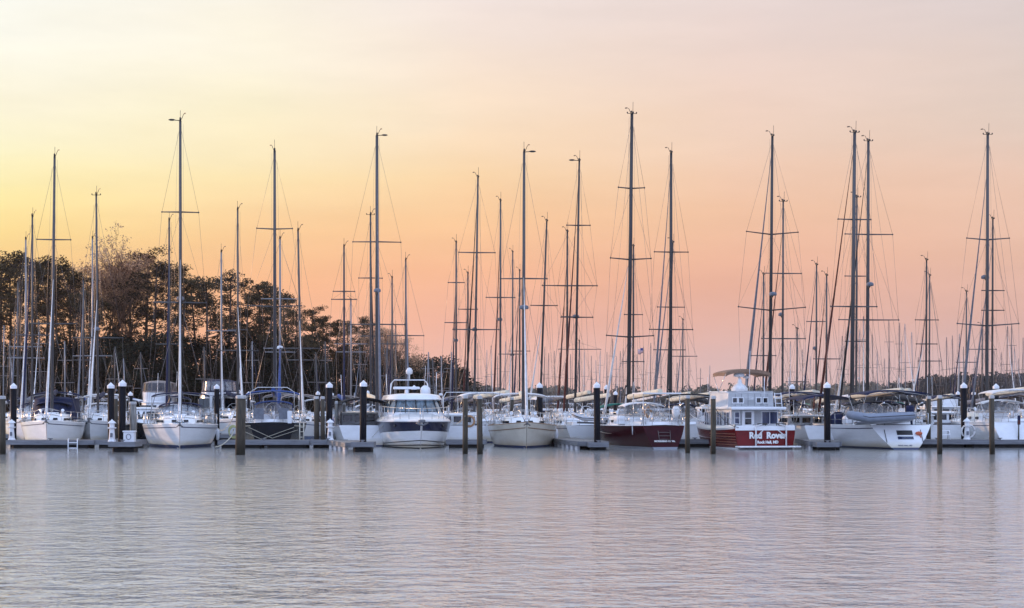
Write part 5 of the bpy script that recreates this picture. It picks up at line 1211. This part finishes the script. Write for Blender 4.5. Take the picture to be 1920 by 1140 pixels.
for a in (
 ('black piling with white cone cap second from the left edge, behind the leftmost dock',25,718,103.2,11.5),
 ('left and slightly shorter one of the two tall black pilings',209,717,102.9,12.5),
 ('right and thicker one of the two tall black pilings',228,712,92.7,13.5),
 ('black white-capped piling right of the blue-striped sailboat',407,720,110,9.5),
 ('black white-capped piling left of the express cruiser with black canvas',617,716,103,11.8),
 ('tall black white-capped piling left of the motor yacht',680.5,713,92.9,12.6),
 ('black white-capped piling just right of the cream-hulled sailboat',1013,717,113,11.2),
 ('tall black white-capped piling left of the maroon hull',1120,716,96.4,12),
 ('black white-capped piling close behind right of the centre one',1138,721,122,9.4),
 ('tall black white-capped piling left of the dinghy boat',1551.5,716,96.4,12.2),
 ('black white-capped piling left of the right-edge sailboat',1808,717,104.3,11.5),
 ('black white-capped piling just right of the red trawler canopy',1484,720,114,10)): piling(a[0], a[1], a[2], a[3], a[4], 'black', BK)
for a in (
 ('wooden piling at the very left edge of the harbour',5,742,88,11.5,'wood'),
 ('wooden piling hidden between the two tall black pilings',218,743,104,7,'wood'),
 ('thick grey wooden piling left of the blue-striped sailboat',250,753,104,13,'grey'),
 ('double-width wooden piling right of the blue-striped sailboat',450.5,741,87,18.5,'wood'),
 ('left wooden piling of the close pair right of the black-hulled boat',594,743,103,9.5,'wood'),
 ('right wooden piling of the close pair right of the black-hulled boat',605.5,743,102.6,8,'wood'),
 ('slim grey piling right of the left black piling near the express cruiser',630,752,108,6,'grey'),
 ('slim wooden piling at the bow rail of the express cruiser',644.5,755,110,7.5,'grey'),
 ('left wooden piling of the pair between motor yacht and cream sailboat',872,741,88.5,10,'wood'),
 ('right wooden piling of the pair between motor yacht and cream sailboat',900,742,88,10.8,'wood'),
 ('short wooden piling behind the left rail of the cream sailboat',959,745,118,8,'wood'),
 ('short wooden piling behind the right rail of the cream sailboat',990,745,119,7,'wood'),
 ('reddish wooden piling midway between the maroon sailboat and the red trawler',1289.5,741,90,9,'wood'),
 ('wooden piling standing before the red trawler bow',1337,742,88,10,'wood'),
 ('short wooden piling behind the covered powerboat at right',1741,743,106,8.5,'wood'),
 ('wooden piling in front of the grey-transomed powerboat',1762,741,88,9.5,'wood'),
 ('wooden piling in front of the right-edge sailboat bimini',1860.5,741,88,9.8,'wood'),
 ('short wooden piling behind the right end of the dinghy boat awning',1711,750,118,7,'wood')): piling(a[0], a[1], a[2], a[3], a[4], a[5], WD)
cnt = {}
for px, top, Y, w_ in ((131,733,150,8),(245,734,142,8.5),(330,733,140,8.5),(449,731,140,7),(466,734,148,7.5),(596,733,140,7.5),(624,736,165,5),(689,732,150,7),(777,722,128,9),(1096,735,150,8),(1153,733,140,7.5),(1214,734,150,7),(1278,737,150,8),(1332,733,128,8),
   (1492,734,150,6),(1541,733,140,7.5),(1632,738,155,6),(1646,737,150,6),(1655,732,142,7),(1700,740,150,6),(1795,733,140,7),(1826,733,142,7),(1868,719,114,11)):
    k = max(i for i in range(len(LM)-1) if LM[i][0] <= px); cnt[k] = cnt.get(k, 0)+1
    piling('small distant white-capped piling, %s from left between %s and %s' % (ORD[cnt[k]-1], SHORT[LM[k][1]], SHORT[LM[k+1][1]]), px, top, Y, w_, 'black', 'distant capped pilings')
for i, (px, Y) in enumerate(((640,130),(1180,133),(1300,128),(1690,132),(1500,128),(1400,130),(1030,134),(1340,126),(540,128))):
    pass

# ------------------------------------------------------------------ dock furniture
def pedestal(label, px, ptop, Y, zb=.42, s=1.0):
    r = thing('dock_pedestal', label, 'power pedestal', (PX(px,Y), Y, zb), 0, 'white lighthouse-shaped dock pedestals'); H = PZ(ptop, Y)-zb
    g = MB(); g.lathe([(.19*s,0),(.19*s,.05),(.15*s,.1),(.11*s,H*.58)], (0,0,0), 8, sm=False); g.build('tower', M['plast'], r)
    g = MB(); g.lathe([(.18*s,H*.58),(.20*s,H*.61),(.20*s,H*.64)], (0,0,0), 8, sm=False); g.lathe([(.12*s,H*.645),(.12*s,H*.82)], (0,0,0), 8, sm=False); g.build('lantern', M['plast'], r)
    g = MB(); g.lathe([(.21*s,H*.82),(.12*s,H*.91),(.05*s,H*.95),(.01,H)], (0,0,0), 8, sm=False); g.build('cap', M['plast'], r)
    g = MB(); g.bbox((.0,-.15*s,H*.30), (.12,.08,.2), .02); g.build('socket', M['greyc'], r)
pedestal('white lighthouse-shaped pedestal on the leftmost dock', 22, 786, 101.6, .42, 1.05)
pedestal('white lighthouse-shaped pedestal beside the two tall black pilings', 210, 786, 92.4, .50, 1.05)
pedestal('white lighthouse-shaped pedestal in front of the left-of-cruiser black piling', 619, 785, 100.6, .42, 1.05) if False else pedestal('white lighthouse-shaped pedestal by the black piling left of the express cruiser', 619, 785, 101.3, .42, 1.05)
pedestal('white lighthouse-shaped pedestal left of the right-edge sailboat', 1813, 783, 103, .42, 1.05)
Y = 92.4; r = thing('dock_box', 'white dock box with round ring mark beside the tall black piling at left', 'dock box', (PX(243,Y), Y, .50))
g = MB(); g.bbox((0,0,.24), (.52,.5,.48), .04); g.build('box', M['plast'], r); g = MB(); g.bbox((0,0,.50), (.58,.56,.06), .02); g.build('lid', M['plast'], r)
g = MB(); g.tube([(.11*math.cos(q*.4488), -.262, .24+.13*math.sin(q*.4488)) for q in range(15)], .015, 4); g.build('ring_mark', M['greyc'], r)
Y = 100.5; r = thing('dock_ladder', 'white swim ladder hanging from the leftmost dock', 'ladder', (PX(137,Y), Y-.04, 0))
g = MB()
for s_ in (-1,1): g.tube([(s_*.24,.15,.5),(s_*.24,-.02,.5),(s_*.24,-.05,-.3)], .03, 5)
g.build('side_rail', M['plast'], r); g = MB()
for z in (.02,.3): g.tube([(-.24,-.04,z),(.24,-.04,z)], .025, 5)
g.build('rung', M['plast'], r)
Y = 104.6; r = thing('life_ring', 'pale life ring lying against the right-edge sailboat on the long dock', 'life ring', (PX(1812,Y), Y-.4, .85))
g = MB(); g.tube([(.36*math.cos(q*.4488), 0, .36*math.sin(q*.4488)) for q in range(15)], .05, 6); g.build('ring', M['whitec'], r)
Y = 103; r = thing('dock_sign', 'small blue and red notice sign on a post before the right-edge sailboat', 'sign', (PX(1910,Y), Y, .42))
g = MB(); g.tube([(0,0,0),(0,0,1.3)], .04, 6); g.build('post', M['pileg'], r); g = MB(); g.bbox((0,-.05,1.05), (.16,.03,.5), .01); g.build('panel', M['navyc'], r); g = MB(); g.box((0,-.07,.93), (.13,.012,.22)); g.build('red_field', M['redfurl'], r)
Y = 103.0; r = thing('boarding_steps', 'white tubular boarding steps on the right dock before the grey transom', 'steps', (PX(1773,Y), Y, .42))
g = MB()
for s_ in (-1,1): g.tube([(s_*.25,0,0),(s_*.25,.25,.48),(s_*.25,.5,.48),(s_*.25,.6,0)], .03, 5)
g.build('frame', M['plast'], r); g = MB(); g.bbox((0,.35,.47), (.5,.28,.05), .02); g.bbox((0,.12,.25), (.5,.2,.05), .02); g.build('tread', M['plast'], r)
# mooring lines and hose
def rope(label, pts, rad=.022, m='rope', sag=0.0, name='mooring_line', cat='rope'):
    P_ = []
    for a, b in zip(pts[:-1], pts[1:]):
        for k in range(7): q = k/6; P_.append(a.lerp(b, q)+Vector((0,0,-sag*4*q*(1-q))))
    g = MB(); g.tube(P_, rad, 5); o = g.build(name, M[m]); tag(o, label, cat, 'mooring lines'); return o
rope('pale mooring line sagging from the reddish wooden piling to the trawler bow', [at(1284,763,89.9), at(1315,788,95), at(1322,790,104)], .025, 'whitec', .15)
rope('mooring line from the reddish wooden piling back to the dock', [at(1291,768,90.2), at(1268,802,104)], .014, 'rope', .2)
rope('dark mooring line from the piling before the trawler down to its side deck', [at(1341,765,88.2), at(1362,792,94), at(1388,802,99)], .018, 'dark', .05)
rope('mooring line looped from the double-width piling to the blue-striped sailboat', [at(442,768,86.8), at(425,800,94), at(408,803,101)], .018, 'rope', .15)
rope('yellow-green hose trailing from the coil to the water by the blue-striped sailboat', [at(438,805,101.2), at(430,822,100.4), at(404,838,99.5)], .03, 'rope', .1)
rope('mooring line from the paired pilings to the cream sailboat', [at(903,764,87.7), at(916,795,101)], .016, 'rope', .12)
rope('mooring line from the left paired piling to the white launch', [at(872,780,88.2), at(850,795,103)], .016, 'rope', .12)
rope('mooring line from the centre black piling to the maroon hull', [at(1113,803,96), at(1150,812,104)], .014, 'rope', .1)
Y = 103.5; g = MB()
for k in range(4): g.tube([(.24*math.cos(q*.4488)+.02*k, -.05*k, .30*math.sin(q*.4488)-.03*k) for q in range(15)], .03, 5)
o = g.build('hose_coil', mat('yellow_green_hose', (.32,.33,.15), .7)); o.location = at(437,808,101.2); tag(o, 'yellow-green hose coil hanging left of the double-width piling', 'hose')

# ------------------------------------------------------------------ haze: thin dusk air round the whole scene
def haze():
    m = bpy.data.materials.new('dusk_haze'); m.use_nodes = True; t = m.node_tree; t.nodes.clear()
    o = t.nodes.new('ShaderNodeOutputMaterial'); v = t.nodes.new('ShaderNodeVolumePrincipled')
    v.inputs['Color'].default_value = (.95, .90, .92, 1); v.inputs['Density'].default_value = 0.00006; v.inputs['Anisotropy'].default_value = 0.2
    t.links.new(v.outputs[0], o.inputs['Volume'])
    g = MB(); g.box((0, 1550, 29), (3300, 3340, 62)); structure(g.build('haze', m), 'stuff')
haze()
